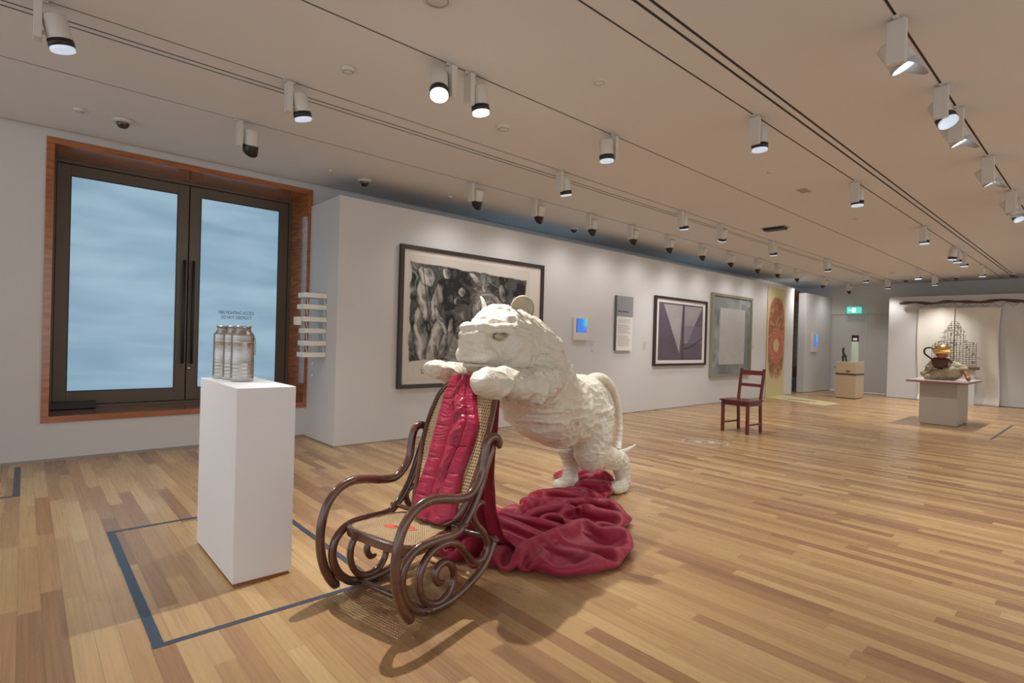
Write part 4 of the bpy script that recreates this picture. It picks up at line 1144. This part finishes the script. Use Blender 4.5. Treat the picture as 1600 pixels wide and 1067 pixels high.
# the pool on the floor: outline traced in chair coordinates (back, away)
pool = [(0.62, 0.60), (0.66, 0.30), (0.715, 0.128), (0.79, -0.02), (0.853, -0.241), (0.998, -0.357), (1.15, -0.395), (1.284, -0.394), (1.40, -0.365), (1.481, -0.321), (1.60, -0.20), (1.682, -0.133), (1.803, -0.148), (1.95, -0.11),
        (2.05, -0.02), (2.181, 0.078), (2.15, 0.18), (2.14, 0.25), (2.32, 0.24), (2.549, 0.283), (2.75, 0.35), (2.929, 0.455), (3.08, 0.60), (3.05, 0.75), (2.98, 0.86), (3.02, 0.98), (2.82, 1.00), (2.68, 0.90), (2.598, 0.752), (2.42, 0.62), (2.21, 0.604), (2.12, 0.70), (2.0, 0.72), (1.827, 0.640), (1.521, 0.633), (1.2, 0.66), (0.9, 0.66)]
def pool_relax(pl):
    x0, x1, y0, y1 = 0.55, 3.25, -0.5, 1.15
    def base_(P): return 0.16 * fbm(P[..., 0] * 4.5, P[..., 1] * 4.5, 44, 2) * sstep(0.9, 1.3, P[..., 0] + 0.4)
    def domain(h):
        X, Y = np.meshgrid(np.arange(x0, x1, h), np.arange(y0, y1, h), indexing='ij')
        ins = np.zeros(X.shape, bool); dist = np.full(X.shape, 9.0)
        for i in range(len(pl)):
            (xa, ya), (xb, yb) = pl[i], pl[(i + 1) % len(pl)]
            c = (ya > Y) != (yb > Y)
            ins ^= c & (X < (xb - xa) * (Y - ya) / (yb - ya if yb != ya else 1e-9) + xa)
            t = np.clip(((X - xa) * (xb - xa) + (Y - ya) * (yb - ya)) / ((xb - xa) ** 2 + (yb - ya) ** 2 + 1e-12), 0, 1)
            dist = np.minimum(dist, np.hypot(X - xa - t * (xb - xa), Y - ya - t * (yb - ya)))
        sd = np.where(ins, dist, -dist)
        keep = sd > -h * 1.45
        gy, gx = np.gradient(sd, h, axis=1), np.gradient(sd, h, axis=0)
        out = keep & (sd < 0)
        return np.where(out, X - gx * sd, X), np.where(out, Y - gy * sd, Y), sd, keep, out
    def relax(P, keep, out, h, exc, its, bend, grav, zmax):
        free = (keep & ~out)[..., None].astype(float)
        pairs = []
        for (di, dj, wt, f_) in ((1, 0, 1.0, 0), (0, 1, 1.0, 0), (1, 1, 0.5, 0), (1, -1, 0.5, 0), (2, 0, bend, 0.96), (0, 2, bend, 0.96), (2, 2, bend * 0.5, 0.96), (2, -2, bend * 0.5, 0.96)):
            ni, nj = P.shape[:2]
            a = (slice(0, ni - di), slice(max(0, -dj), nj - max(0, dj)))
            b = (slice(di, ni), slice(max(0, dj), nj - max(0, -dj)))
            ok = (keep[a] & keep[b])[..., None].astype(float) * wt
            L0 = h * math.hypot(di, dj) * 0.5 * (exc[a] + exc[b])
            pairs.append((a, b, ok, (L0 * (f_ or 1.0))[..., None], f_))
        Vl = np.zeros_like(P)
        for it in range(its):
            D = np.zeros_like(P); Wt = np.full(P.shape[:2] + (1,), 1e-6)
            for a, b, ok, L0, f_ in pairs:
                dv = P[b] - P[a]; ln = np.sqrt((dv ** 2).sum(-1, keepdims=True)) + 1e-9
                e_ = (ln - L0) / ln
                if f_: e_ = np.minimum(e_, 0)
                c = dv * (0.5 * e_ * ok)
                D[a] += c; D[b] -= c; Wt[a] += ok; Wt[b] += ok
            stp = free * D / Wt * 1.6
            Vl = 0.80 * Vl + stp
            P = P + Vl
            P[..., 2:] -= free * grav
            P[..., 2] = np.where(free[..., 0] > 0, np.clip(P[..., 2], 0.004 + 0.25 * base_(P), zmax), P[..., 2])
        return P
    h = 0.027
    X, Y, sd, keep, out = domain(h)
    th = np.arctan2(Y - 0.35, X - 0.45); rr = np.hypot(X - 0.45, Y - 0.35)
    wx = fbm(X * 2.2, Y * 2.2, 1) - 0.47; wy = fbm(X * 2.2 + 8, Y * 2.2 + 5, 2) - 0.47
    z = np.where(out, 0.002, 0.04 + 0.03 * np.sin(th * 8.0 + 6.0 * wx + 1.0 * rr) + 0.03 * (fbm(X * 6, Y * 6, 4) - 0.47))
    exc = 1 + 0.58 * sstep(0.0, 0.12, sd) * (0.5 + fbm(X * 2.2, Y * 2.2, 31))
    P = relax(np.stack([X, Y, z], -1), keep, out, h, exc, 420, 0.9, 0.00025, np.minimum(0.12, 0.015 + 0.95 * np.maximum(sd, 0)))
    # refine and let finer creases form
    hc, h = h, 0.0125
    Xf, Yf, sdf, keepf, outf = domain(h)
    U = (np.arange(x0, x1, h) - x0) / hc; W = (np.arange(y0, y1, h) - y0) / hc
    def up(A):
        A = A.copy()
        ui = np.clip(U.astype(int), 0, A.shape[0] - 2); wi = np.clip(W.astype(int), 0, A.shape[1] - 2)
        fu = np.clip(U - ui, 0, 1)[:, None]; fw = np.clip(W - wi, 0, 1)[None, :]
        return (A[ui][:, wi] * (1 - fu) * (1 - fw) + A[ui + 1][:, wi] * fu * (1 - fw) + A[ui][:, wi + 1] * (1 - fu) * fw + A[ui + 1][:, wi + 1] * fu * fw)
    dX = P[..., 0] - X; dY = P[..., 1] - Y
    Pf = np.stack([Xf + up(dX * keep), Yf + up(dY * keep), up(P[..., 2]) + 0.010 * (fbm(Xf * 22, Yf * 22, 9) - 0.47)], -1)
    Pf[outf] = np.stack([Xf, Yf, np.full(Xf.shape, 0.002)], -1)[outf]
    exf = up(exc) * 1.07
    Pf = relax(Pf, keepf, outf, h, exf, 70, 0.8, 0.0001, np.minimum(0.135, 0.012 + 1.05 * np.maximum(sdf, 0)))
    return Pf[..., 0], Pf[..., 1], Pf[..., 2], keepf, sdf
def pool_mesh():
    """more cloth than the outline holds: a relaxed spring grid buckles into folds"""
    pl = np.array([(p.x, p.y) for p in smooth_path([(a, b, 0) for a, b in pool], 4, closed=True)[:-1]])
    X, Y, z, keep, sd = pool_relax(pl)
    pf = np.exp(-(((X - 2.74) / 0.26) ** 2 + ((Y - 0.58) / 0.20) ** 2))       # bunched heap under the hind legs
    z = z + 0.05 * pf * sstep(0, 0.15, sd)
    z = np.where(keep & (sd < 0), 0.0015, z * (1 - 0.80 * np.exp(-(((X - 2.54) / 0.14) ** 2 + ((Y - 0.72) / 0.10) ** 2))))
    vid = -np.ones(X.shape, int); vid[keep] = np.arange(keep.sum())
    V = np.stack([X[keep], Y[keep], z[keep]], 1)
    q = np.stack([vid[:-1, :-1], vid[1:, :-1], vid[1:, 1:], vid[:-1, 1:]], -1).reshape(-1, 4)
    return V, q[(q >= 0).all(1)]
V_, Q_ = pool_mesh()
o = np_mesh('pooled_folds', V_, Q_, M['cotton'], cl)
md = o.modifiers.new('subd', 'SUBSURF'); md.levels = 1; md.render_levels = 1

# ================================================================== TIGER SCULPTURE
TA = (2.0363, 2.6862, 0.0); TR = math.atan2(0.2908, 0.9568)
tg = empty('tiger_sculpture', TA, TR)
tag(tg, 'cream fabric-wrapped tiger sculpture leaning its front paws on the rocking chair', 'sculpture')
def tiger(P):
    # local axes: x towards the tail, y away from the camera, z up
    d_ = sd_ell(P, (1.76, 0.0, 0.81), (0.33, 0.205, 0.265), -0.1)                       # pelvis
    d_ = smin(d_, sd_caps(P, (1.75, 0, 0.80), (1.40, 0, 0.795), 0.255, 0.265, 0.78), 0.07)
    d_ = smin(d_, sd_caps(P, (1.36, 0, 0.80), (0.98, 0, 0.96), 0.265, 0.315, 0.78), 0.07)
    d_ = smin(d_, sd_caps(P, (0.98, 0, 0.99), (0.74, 0, 1.18), 0.31, 0.315, 0.78), 0.07)     # chest
    d_ = smin(d_, sd_caps(P, (0.76, 0, 1.23), (0.52, 0, 1.34), 0.285, 0.255, 0.82), 0.07)    # neck
    d_ = smin(d_, sd_ell(P, (0.37, 0, 1.395), (0.25, 0.205, 0.225), 0.1), 0.05)         # skull
    for sy in (-1, 1):
        d_ = smin(d_, sd_ell(P, (0.36, sy * 0.10, 1.295), (0.16, 0.11, 0.145)), 0.05)   # cheeks
    d_ = smin(d_, sd_box(P, (0.19, 0, 1.345), (0.175, 0.092, 0.112), 0.04, 0.04), 0.035)  # muzzle
    for sy in (-1, 1):
        d_ = smin(d_, sd_ell(P, (0.12, sy * 0.062, 1.290), (0.125, 0.062, 0.058)), 0.02)  # upper lip pads
    d_ = smin(d_, sd_ell(P, (0.20, 0, 1.225), (0.155, 0.088, 0.055)), 0.02)             # jaw
    d_ = smin(d_, sd_caps(P, (0.060, -0.060, 1.462), (0.060, 0.060, 1.462), 0.030, 0.030), 0.015)  # brow edge
    for sy in (-1, 1):
        d_ = smin(d_, sd_caps(P, (0.060, sy * 0.060, 1.462), (0.235, sy * 0.168, 1.455), 0.028, 0.034), 0.02)
    d_ = smin(d_, sd_caps(P, (0.012, -0.055, 1.268), (0.012, 0.055, 1.268), 0.016, 0.016), 0.012)    # lip edge
    d_ = smin(d_, sd_box(P, (0.018, 0, 1.335), (0.010, 0.042, 0.018), 0.008), 0.018)                 # nose pad
    for sy in (-1, 1):
        eye = sd_ell(P, (0.165, sy * 0.135, 1.412), (0.070, 0.042, 0.030), 0.25)
        d_ = -smin(-d_, eye, 0.012)
    mouth = sd_box(P, (0.04, 0, 1.243), (0.06, 0.16, 0.006), 0.005)
    d_ = -smin(-d_, mouth, 0.010)
    # front legs
    d_ = smin(d_, sd_caps(P, (0.74, -0.14, 1.13), (0.44, -0.225, 1.085), 0.15, 0.095), 0.04)
    d_ = smin(d_, sd_caps(P, (0.44, -0.225, 1.09), (0.06, -0.225, 1.150), 0.088, 0.080), 0.03)
    d_ = smin(d_, sd_ell(P, (-0.06, -0.220, 1.150), (0.150, 0.078, 0.069), -0.03), 0.03)
    d_ = smin(d_, sd_caps(P, (0.72, 0.14, 1.12), (0.40, 0.235, 1.115), 0.14, 0.085), 0.04)
    d_ = smin(d_, sd_caps(P, (0.40, 0.235, 1.12), (0.14, 0.235, 1.175), 0.080, 0.060), 0.03)
    d_ = smin(d_, sd_ell(P, (0.03, 0.225, 1.186), (0.125, 0.072, 0.050), -0.18), 0.03)
    # near hind leg
    d_ = smin(d_, sd_caps(P, (1.84, -0.09, 0.72), (1.70, -0.125, 0.415), 0.165, 0.140), 0.05)
    d_ = smin(d_, sd_caps(P, (1.74, -0.13, 0.42), (2.22, -0.195, 0.275), 0.120, 0.078), 0.05)
    d_ = smin(d_, sd_caps(P, (2.22, -0.195, 0.275), (2.24, -0.235, 0.095), 0.078, 0.066), 0.03)
    d_ = smin(d_, sd_ell(P, (2.15, -0.225, 0.052), (0.145, 0.080, 0.054), -0.02), 0.03)
    # far hind leg
    d_ = smin(d_, sd_caps(P, (1.80, 0.10, 0.72), (1.80, 0.14, 0.45), 0.150, 0.105), 0.05)
    d_ = smin(d_, sd_caps(P, (1.80, 0.14, 0.45), (1.93, 0.165, 0.26), 0.105, 0.072), 0.04)
    d_ = smin(d_, sd_caps(P, (1.93, 0.165, 0.26), (1.93, 0.175, 0.09), 0.070, 0.066), 0.03)
    d_ = smin(d_, sd_box(P, (1.86, 0.185, 0.058), (0.125, 0.074, 0.055), 0.035), 0.03)
    return np.maximum(d_, 0.003 - P[2])
V_, Q_ = surface_nets(tiger, (-0.30, -0.42, -0.03), (2.50, 0.42, 1.70), 0.0105)
N_ = vert_normals(V_, Q_)
x, y, z = V_.T
wx = fbm(x * 3, y * 3, z * 3) - 0.5; wz = fbm(x * 3 + 4, y * 3 + 7, z * 3 + 2) - 0.5
headm = sstep(0.42, 0.30, x) * sstep(1.10, 1.2, z)
# long sagging folds from the neck, fading to the smoother haunch
ang = np.arctan2(z - 1.55, x - 0.45 + 0.3 * wx)
rad = np.hypot(z - 1.55, x - 0.45)
f1 = 1 - np.abs(np.sin(ang * 9.0 + 5.0 * wx + 2.5 * y + 1.1 * np.sin(rad * 5))) ** 0.6       # swags fanning from the neck
f2 = ridge(x * 3.2 + 2 * wx, z * 13 + 3 * wz, y * 3.0) ** 4
f3 = ridge(x * 9 + 4 * wx + z * 7, z * 17 + 4 * wz, y * 11) ** 3
f4 = ridge(x * 26 + 6 * wx, z * 30 + 8 * wz, y * 26) ** 2
body = 1 - headm
legs = sstep(0.5, 0.35, z)
hip = sstep(1.45, 1.7, x)
d_ = 0.030 * f1 * body * sstep(0.05, 0.35, rad) * (1 - hip * 0.85) * sstep(0.45, 0.6, z) + 0.014 * f2 * body + 0.011 * f3 * (0.6 + 0.4 * body) + 0.0045 * f4
pl_ = headm * sstep(0.16, 0.30, x)
d_ += 0.010 * pl_ * ridge((x - z) * 16 + 3 * wx, y * 6, 3) ** 3
pawm = (sstep(0.06, -0.04, x) * sstep(0.10, 0.2, np.abs(y)) * (z > 1.0))
d_ += 0.008 * pawm * ridge(x * 16, y * 30, z * 22) ** 2
gath = np.exp(-((x - 2.16) / 0.10) ** 2 - ((z - 0.30) / 0.06) ** 2) + np.exp(-((x - 0.62) / 0.12) ** 2) * (z > 1.3) * 0.7
d_ += 0.014 * gath * np.abs(np.sin(x * 40 + z * 60 + 8 * wx))
d_ *= 1 - 0.35 * legs
V_ = V_ + N_ * d_[:, None]
V_[:, 2] = np.maximum(V_[:, 2], 0.001)
np_mesh('body', V_, Q_, M['plaster'], tg)
def ear_mesh(sy):
    mb = MB()
    def fn(a, b):
        th = (a - 0.5) * 2 * PI * 0.62; rr = b
        w = 0.078 * math.sin(th) * rr; h = 0.085 * (math.cos(th) * rr)
        cup = 0.035 * (1 - rr * rr)
        return (cup + 0.02 * abs(math.sin(th)) * rr, w, h)
    mb.grid(fn, 25, 10)
    o = mb.build('ear', M['plaster_dark'] if sy < 0 else M['plaster'], tg, smooth=True, loc=(0.37, sy * 0.165, 1.60), rot=((-0.0 if sy > 0 else 0.20), -0.05, (-1.05 if sy > 0 else 0.40)), solid=0.012)
    if sy < 0: o['label'] = 'bare tan round ear'
ear_mesh(-1); ear_mesh(1)
for sy in (-1, 1):
    pr = [(0.001, -0.020), (0.030, -0.012), (0.040, 0.0), (0.030, 0.012), (0.001, 0.018)]
    o = MB().lathe(pr, n=20, caps=False).build('eye', M['plaster_dark'], tg, smooth=True, loc=(0.172, sy * 0.128, 1.407), rot=(sy * 1.25, 0.2, 0)); o['label'] = 'tan patch in the eye hollow'; o.scale = (1.6, 0.62, 1)
tp = smooth_path([(1.86, 0.0, 1.00), (1.98, -0.01, 1.050), (2.14, -0.035, 1.045), (2.30, -0.06, 0.965), (2.41, -0.08, 0.83), (2.45, -0.095, 0.68), (2.44, -0.11, 0.54), (2.40, -0.12, 0.42), (2.34, -0.14, 0.345)], 6)
n = len(tp); tr_ = [0.062 - 0.028 * min(1, i / (n * 0.5)) for i in range(n)]
tail = MB().tube(tp, tr_, 16).build('tail', M['plaster'], tg, smooth=True)
tp = smooth_path([(2.22, -0.17, 0.345), (2.32, -0.21, 0.350), (2.40, -0.245, 0.375), (2.45, -0.28, 0.405)], 5)
MB().tube(tp, [0.022, 0.026, 0.028, 0.028, 0.028, 0.027, 0.026, 0.024, 0.022, 0.020, 0.017, 0.014, 0.011, 0.009, 0.007, 0.004], 12, flat=0.7).build('tail_tip', M['plaster'], tail, smooth=True)

# ================================================================== RED CHAIR
rc = empty('wooden_chair', (8.70, 4.08, 0), 0); tag(rc, 'plain dark red wooden chair standing alone before the grey painting', 'chair')
def red_chair(rc):
    # local: x = right of sitter... front faces -x-ish after rotation
    w, dp, sh = 0.21, 0.21, 0.50
    for sy in (-1, 1):
        l = MB(); l.hexa([(-dp - 0.022, sy * w - 0.022, 0), (-dp + 0.022, sy * w - 0.022, 0), (-dp + 0.022, sy * w + 0.022, 0), (-dp - 0.022, sy * w + 0.022, 0),
                          (-dp - 0.022, sy * w - 0.022, sh), (-dp + 0.022, sy * w - 0.022, sh), (-dp + 0.022, sy * w + 0.022, sh), (-dp - 0.022, sy * w + 0.022, sh)])
        l.build('leg', M['red_chair'], rc, bevel=0.004)
        p = MB(); sw = 0.02
        p.hexa([(dp - 0.02 + 0.03, sy * w * 0.9 - sw, 0), (dp + 0.02 + 0.03, sy * w * 0.9 - sw, 0), (dp + 0.02 + 0.03, sy * w * 0.9 + sw, 0), (dp - 0.02 + 0.03, sy * w * 0.9 + sw, 0),
                (dp - 0.02, sy * w * 0.9 - sw, sh), (dp + 0.02, sy * w * 0.9 - sw, sh), (dp + 0.02, sy * w * 0.9 + sw, sh), (dp - 0.02, sy * w * 0.9 + sw, sh)])
        p.hexa([(dp - 0.02, sy * w * 0.9 - sw, sh), (dp + 0.02, sy * w * 0.9 - sw, sh), (dp + 0.02, sy * w * 0.9 + sw, sh), (dp - 0.02, sy * w * 0.9 + sw, sh),
                (dp + 0.075, sy * w * 0.92 - sw, 1.02), (dp + 0.11, sy * w * 0.92 - sw, 1.02), (dp + 0.11, sy * w * 0.92 + sw, 1.02), (dp + 0.075, sy * w * 0.92 + sw, 1.02)])
        p.build('leg', M['red_chair'], rc, bevel=0.004)
        MB().box(-dp + 0.022, dp, sy * w - 0.012, sy * w + 0.012, 0.13, 0.155).build('stretcher', M['red_chair'], rc, bevel=0.002)
        MB().box(-dp + 0.022, dp - 0.01, sy * w - 0.014, sy * w + 0.014, sh - 0.065, sh - 0.001).build('apron', M['red_chair'], rc, bevel=0.002)
    MB().box(-dp - 0.01, -dp + 0.016, -w + 0.023, w - 0.023, sh - 0.065, sh - 0.001).build('apron', M['red_chair'], rc, bevel=0.002)
    MB().box(-dp - 0.045, dp - 0.021, -w - 0.045, w + 0.045, sh, sh + 0.026).build('seat', M['red_chair'], rc, bevel=0.006)
    for z0, z1 in ((0.915, 0.99), (0.725, 0.775)):
        xo = dp + (z0 - sh) * 0.16
        MB().hexa([(xo - 0.012, -w * 0.9 + 0.018, z0), (xo + 0.012, -w * 0.9 + 0.018, z0), (xo + 0.012, w * 0.9 - 0.018, z0), (xo - 0.012, w * 0.9 - 0.018, z0),
                   (xo, -w * 0.9 + 0.018, z1), (xo + 0.024, -w * 0.9 + 0.018, z1), (xo + 0.024, w * 0.9 - 0.018, z1), (xo, w * 0.9 - 0.018, z1)]).build('back_slat', M['red_chair'], rc, bevel=0.003)
red_chair(rc)
rc.rotation_euler = (0, 0, math.radians(-4))

# ================================================================== FAR EXHIBITS
# exit sign
ex = empty('exit_sign', (XE - 0.25, 5.72, 2.62)); tag(ex, 'green lit exit sign above the far white door', 'exit sign')
MB().box(-0.03, 0.03, -0.20, 0.20, -0.10, 0.10).build('lightbox', M['exit'], ex, bevel=0.004)
MB().box(-0.045, 0.045, -0.21, 0.21, 0.10, 0.14).build('housing', M['lamp_white'], ex)
pg = MB(); pg.box(-0.0325, -0.0305, -0.05, 0.05, -0.07, 0.07); pg.box(-0.0325, -0.0305, 0.07, 0.16, -0.012, 0.012)
pg.build('pictogram', M['exit_white'], ex)
MB().box(-0.01, 0.01, -0.01, 0.01, 0.14, ZC - 2.62).build('hanger', M['lamp_white'], ex)

# cardboard-coloured plinth
bx = empty('display_plinth', (17.40, 5.10, 0)); tag(bx, 'brown wrapped plinth with dark strap before the far white door', 'plinth')
MB().box(-0.34, 0.34, -0.25, 0.25, 0.02, 1.03).build('body', M['card'], bx, bevel=0.01)
MB().box(-0.32, 0.32, -0.23, 0.23, 0.0, 0.02).build('base', M['strap'], bx)
MB().box(-0.348, 0.348, -0.258, 0.258, 0.66, 0.70).build('strap', M['strap'], bx)
MB().box(-0.349, -0.34, -0.10, 0.0, 0.75, 0.78).build('tape', M['strap'], bx)
st = empty('statuette', (17.28, 5.20, 1.03)); tag(st, 'small dark bronze standing statuette on the brown plinth', 'statuette')
s_ = MB(); s_.tube(smooth_path([(0, 0.04, 0.0), (0.0, 0.05, 0.12), (0, 0.03, 0.2), (0.0, 0.05, 0.27), (0, 0.045, 0.33)]), 0.028, 10); s_.lathe([(0.001, 0.30), (0.03, 0.31), (0.035, 0.34), (0.02, 0.38), (0.001, 0.385)], (0, 0.045, 0), 12, caps=False)
s_.tube([(0, 0.03, 0.24), (-0.02, -0.02, 0.17), (0, -0.05, 0.13)], 0.014, 8); s_.tube([(0, -0.04, 0.0), (0, -0.02, 0.1), (0, 0.03, 0.16)], 0.022, 8)
s_.build('figure', M['bronze'], st, smooth=True)
MB().box(-0.05, 0.05, -0.08, 0.08, 0, 0.012).build('foot', M['bronze'], st)
gt = empty('green_pillar', (17.33, 4.97, 1.03)); tag(gt, 'slim pale green translucent pillar topped by a small dark picture', 'pillar')
MB().box(-0.07, 0.07, -0.07, 0.07, 0, 0.56).build('column', M['green_glass'], gt, bevel=0.003)
MB().box(-0.02, 0.02, -0.085, 0.085, 0.562, 0.74).build('picture', M['snoot'], gt)
MB().box(-0.0215, -0.0205, -0.05, 0.05, 0.60, 0.66).build('image', M['paper'], gt)
sh = empty('wall_shelf', (XE - 0.002, 6.2, 0.85)); tag(sh, 'small grey shelf ledge on the far door left of the brown plinth', 'shelf')
sh.location = (18.6, 5.62, 0.0)
MB().box(-0.35, 0.35, -0.16, 0.16, 0.80, 0.86).build('top', M['panel_grey'], sh)
MB().box(-0.31, 0.31, -0.13, 0.13, 0.0, 0.80).build('column', M['wall'], sh)
sh.name = 'lectern'; tag(sh, 'low white stand with grey top behind the brown plinth', 'stand')

# plinth with figure
tb = empty('display_plinth', (13.35, 2.28, 0)); tag(tb, 'broad beige plinth with a thin red-edged board under the crouching figure', 'plinth')
MB().box(-0.54, 0.54, -0.285, 0.285, 0.02, 0.80).build('body', M['plinth_beige'], tb, bevel=0.003)
MB().box(-0.52, 0.52, -0.265, 0.265, 0.0, 0.02).build('base', M['base'], tb)
MB().box(-0.74, 0.74, -0.46, 0.46, 0.80, 0.828).build('board', M['red_glass'], tb, bevel=0.003)
MB().box(-0.735, 0.735, -0.455, 0.455, 0.828, 0.845).build('glass_top', mat('pale_table_top', (0.50, 0.46, 0.42), 0.15, noise=0.05), tb, bevel=0.003)
fg = empty('crouching_figure', (13.2, 2.28, 0.845)); tag(fg, 'small crouching figure with golden helmet and brown and khaki clothes on the far plinth', 'figure')
def figure(P):
    d_ = sd_ell(P, (0.03, 0.05, 0.09), (0.13, 0.19, 0.10))
    d_ = smin(d_, sd_ell(P, (0.0, -0.13, 0.15), (0.11, 0.15, 0.12)), 0.05)
    d_ = smin(d_, sd_caps(P, (0.0, 0.17, 0.30), (-0.05, 0.30, 0.08), 0.045, 0.035), 0.03)
    d_ = smin(d_, sd_caps(P, (-0.02, 0.0, 0.10), (-0.12, 0.20, 0.05), 0.07, 0.05), 0.03)
    d_ = smin(d_, sd_caps(P, (0.0, -0.1, 0.30), (-0.02, -0.30, 0.22), 0.06, 0.05), 0.03)
    return np.maximum(d_, 0.010 - P[2])
V_, Q_ = surface_nets(figure, (-0.3, -0.45, -0.02), (0.35, 0.45, 0.45), 0.018)
N_ = vert_normals(V_, Q_)
V_ = V_ + N_ * (0.035 * ridge(V_[:, 0] * 20, V_[:, 1] * 14, V_[:, 2] * 20) ** 2)[:, None]; V_[:, 2] = np.maximum(V_[:, 2], 0.004)
np_mesh('trousers', V_, Q_, M['khaki_cloth'], fg)
V_, Q_ = surface_nets(lambda P: smin(sd_ell(P, (0.0, 0.03, 0.31), (0.11, 0.155, 0.11)), sd_caps(P, (0, 0.12, 0.36), (0.0, -0.1, 0.34), 0.07, 0.06), 0.04), (-0.25, -0.3, 0.1), (0.25, 0.3, 0.5), 0.018)
np_mesh('shirt', V_, Q_, M['brown_cloth'], fg)
MB().lathe([(0.001, 0.68), (0.06, 0.675), (0.115, 0.64), (0.14, 0.58), (0.142, 0.53), (0.13, 0.50), (0.001, 0.50)], (-0.03, 0.02, 0), 24, caps=False).build('helmet', M['gold'], fg, smooth=True)
MB().lathe([(0.001, 0.41), (0.06, 0.42), (0.095, 0.46), (0.10, 0.53), (0.08, 0.56), (0.001, 0.57)], (-0.04, 0.02, 0), 20, caps=False).build('face', M['skin'], fg, smooth=True)
MB().tube(smooth_path([(0, 0.14, 0.36), (0, 0.22, 0.42), (0, 0.30, 0.50), (0, 0.29, 0.59), (0, 0.20, 0.61), (0, 0.14, 0.56)]), 0.016, 10).build('horn', M['bronze'], fg, smooth=True)
MB().tube(smooth_path([(0.0, -0.24, 0.22), (-0.08, -0.34, 0.16), (-0.14, -0.39, 0.07), (-0.20, -0.41, 0.044)]), [0.036] * 19, 12).build('leg', M['skin'], fg, smooth=True)

# hanging sheet, branch, wire shrine, shelf
bs = empty('hanging_branch', (XF - 0.15, 0, 2.73)); tag(bs, 'long knotty branch hanging across the far false wall', 'branch')
pts = [(0.0, 4.28 - 0.2 * i, 0.02 * math.sin(i * 1.3) + 0.008 * math.sin(i * 4.1)) for i in range(22)]
MB().tube(smooth_path(pts, 3), [0.035 + 0.008 * math.sin(i * 0.9) for i in range(64)], 10).build('stick', M['branch'], bs, smooth=True)
cords = MB(); rr = random.Random(8)
for i in range(9):
    y_ = 3.75 - i * 0.27
    cords.tube([(0, y_ + 0.12, -0.03), (0.02, y_, -0.14 - 0.03 * rr.random()), (0, y_ - 0.14, -0.03)], 0.005, 6)
cords.build('cord', M['wire'], bs)
sd_ = empty('hanging_sheet', (XF - 0.06, 2.97, 0)); tag(sd_, 'wide cream sheet hanging from the branch down to the floor', 'sheet')
sm = MB(); sm.grid(lambda a, b: (0.025 * math.sin(a * 17) * (0.3 + b) - (0.10 * max(0, b - 0.93) / 0.07), 0.87 - 1.74 * a + 0.03 * math.sin(b * 5), 2.60 - 2.595 * b), 60, 50)
sm.build('fabric', M['sheet'], sd_, smooth=True, solid=0.004)
ws = empty('wire_shrine', (18.42, 2.97, 0.93)); tag(ws, 'tree-shaped brown wire construction on a little ledge behind the crouching figure', 'sculpture')
lg = MB(); lg.box(-0.10, 0.16, -0.52, 0.56, 0.0, 0.07)
lg.build('ledge', M['wire'], ws, bevel=0.006)
lb = MB(); lb.box(0.02, 0.12, -0.44, 0.48, -0.93, 0.0); lb.build('stand', M['wall'], ws)
wm = MB(); rr = random.Random(11)
def outline(z):   # half width over height
    return float(np.interp(z, [0.07, 0.70, 0.72, 0.95, 0.97, 1.25, 1.3], [0.50, 0.46, 0.30, 0.16, 0.24, 0.08, 0.0]))
z = 0.10
while z < 1.27:
    w = outline(z)
    if w > 0.02: wm.tube([(0.02 * rr.random(), -w, z), (0, 0, z + 0.015 * rr.random()), (0, w, z)], 0.0055, 5)
    z += 0.055
y_ = -0.46
while y_ <= 0.47:
    zt = 0.07
    for k in range(60):
        if outline(0.07 + k * 0.02) >= abs(y_): zt = 0.07 + k * 0.02
    wm.tube([(0, y_, 0.07), (0.02 * rr.random(), y_ + 0.01, zt * 0.5), (0, y_, zt)], 0.0055, 5); y_ += 0.066
for k in range(70):
    z = rr.uniform(0.1, 1.2); w = outline(z); y_ = rr.uniform(-w, w)
    wm.tube([(0, y_, z), (-0.04, y_ + rr.uniform(-0.07, 0.07), z + rr.uniform(-0.06, 0.06)), (0.0, y_ + rr.uniform(-0.1, 0.1), z + rr.uniform(-0.08, 0.08))], 0.006, 5)
wm.build('wire_lattice', M['wire'], ws)
MB().tube([(0, 0.0, 0.07), (0, 0, 1.77)], 0.012, 8).build('mast', M['wire'], ws)
bl = MB()
for k in range(10):
    y_ = -0.4 + 0.088 * k; z = 0.45 + 0.3 * rr.random()
    bl.lathe([(0.001, z - 0.03), (0.018, z - 0.01), (0.022, z + 0.01), (0.001, z + 0.03)], (-0.03, y_, 0), 8, caps=False)
bl.build('beads', M['khaki_cloth'], ws)
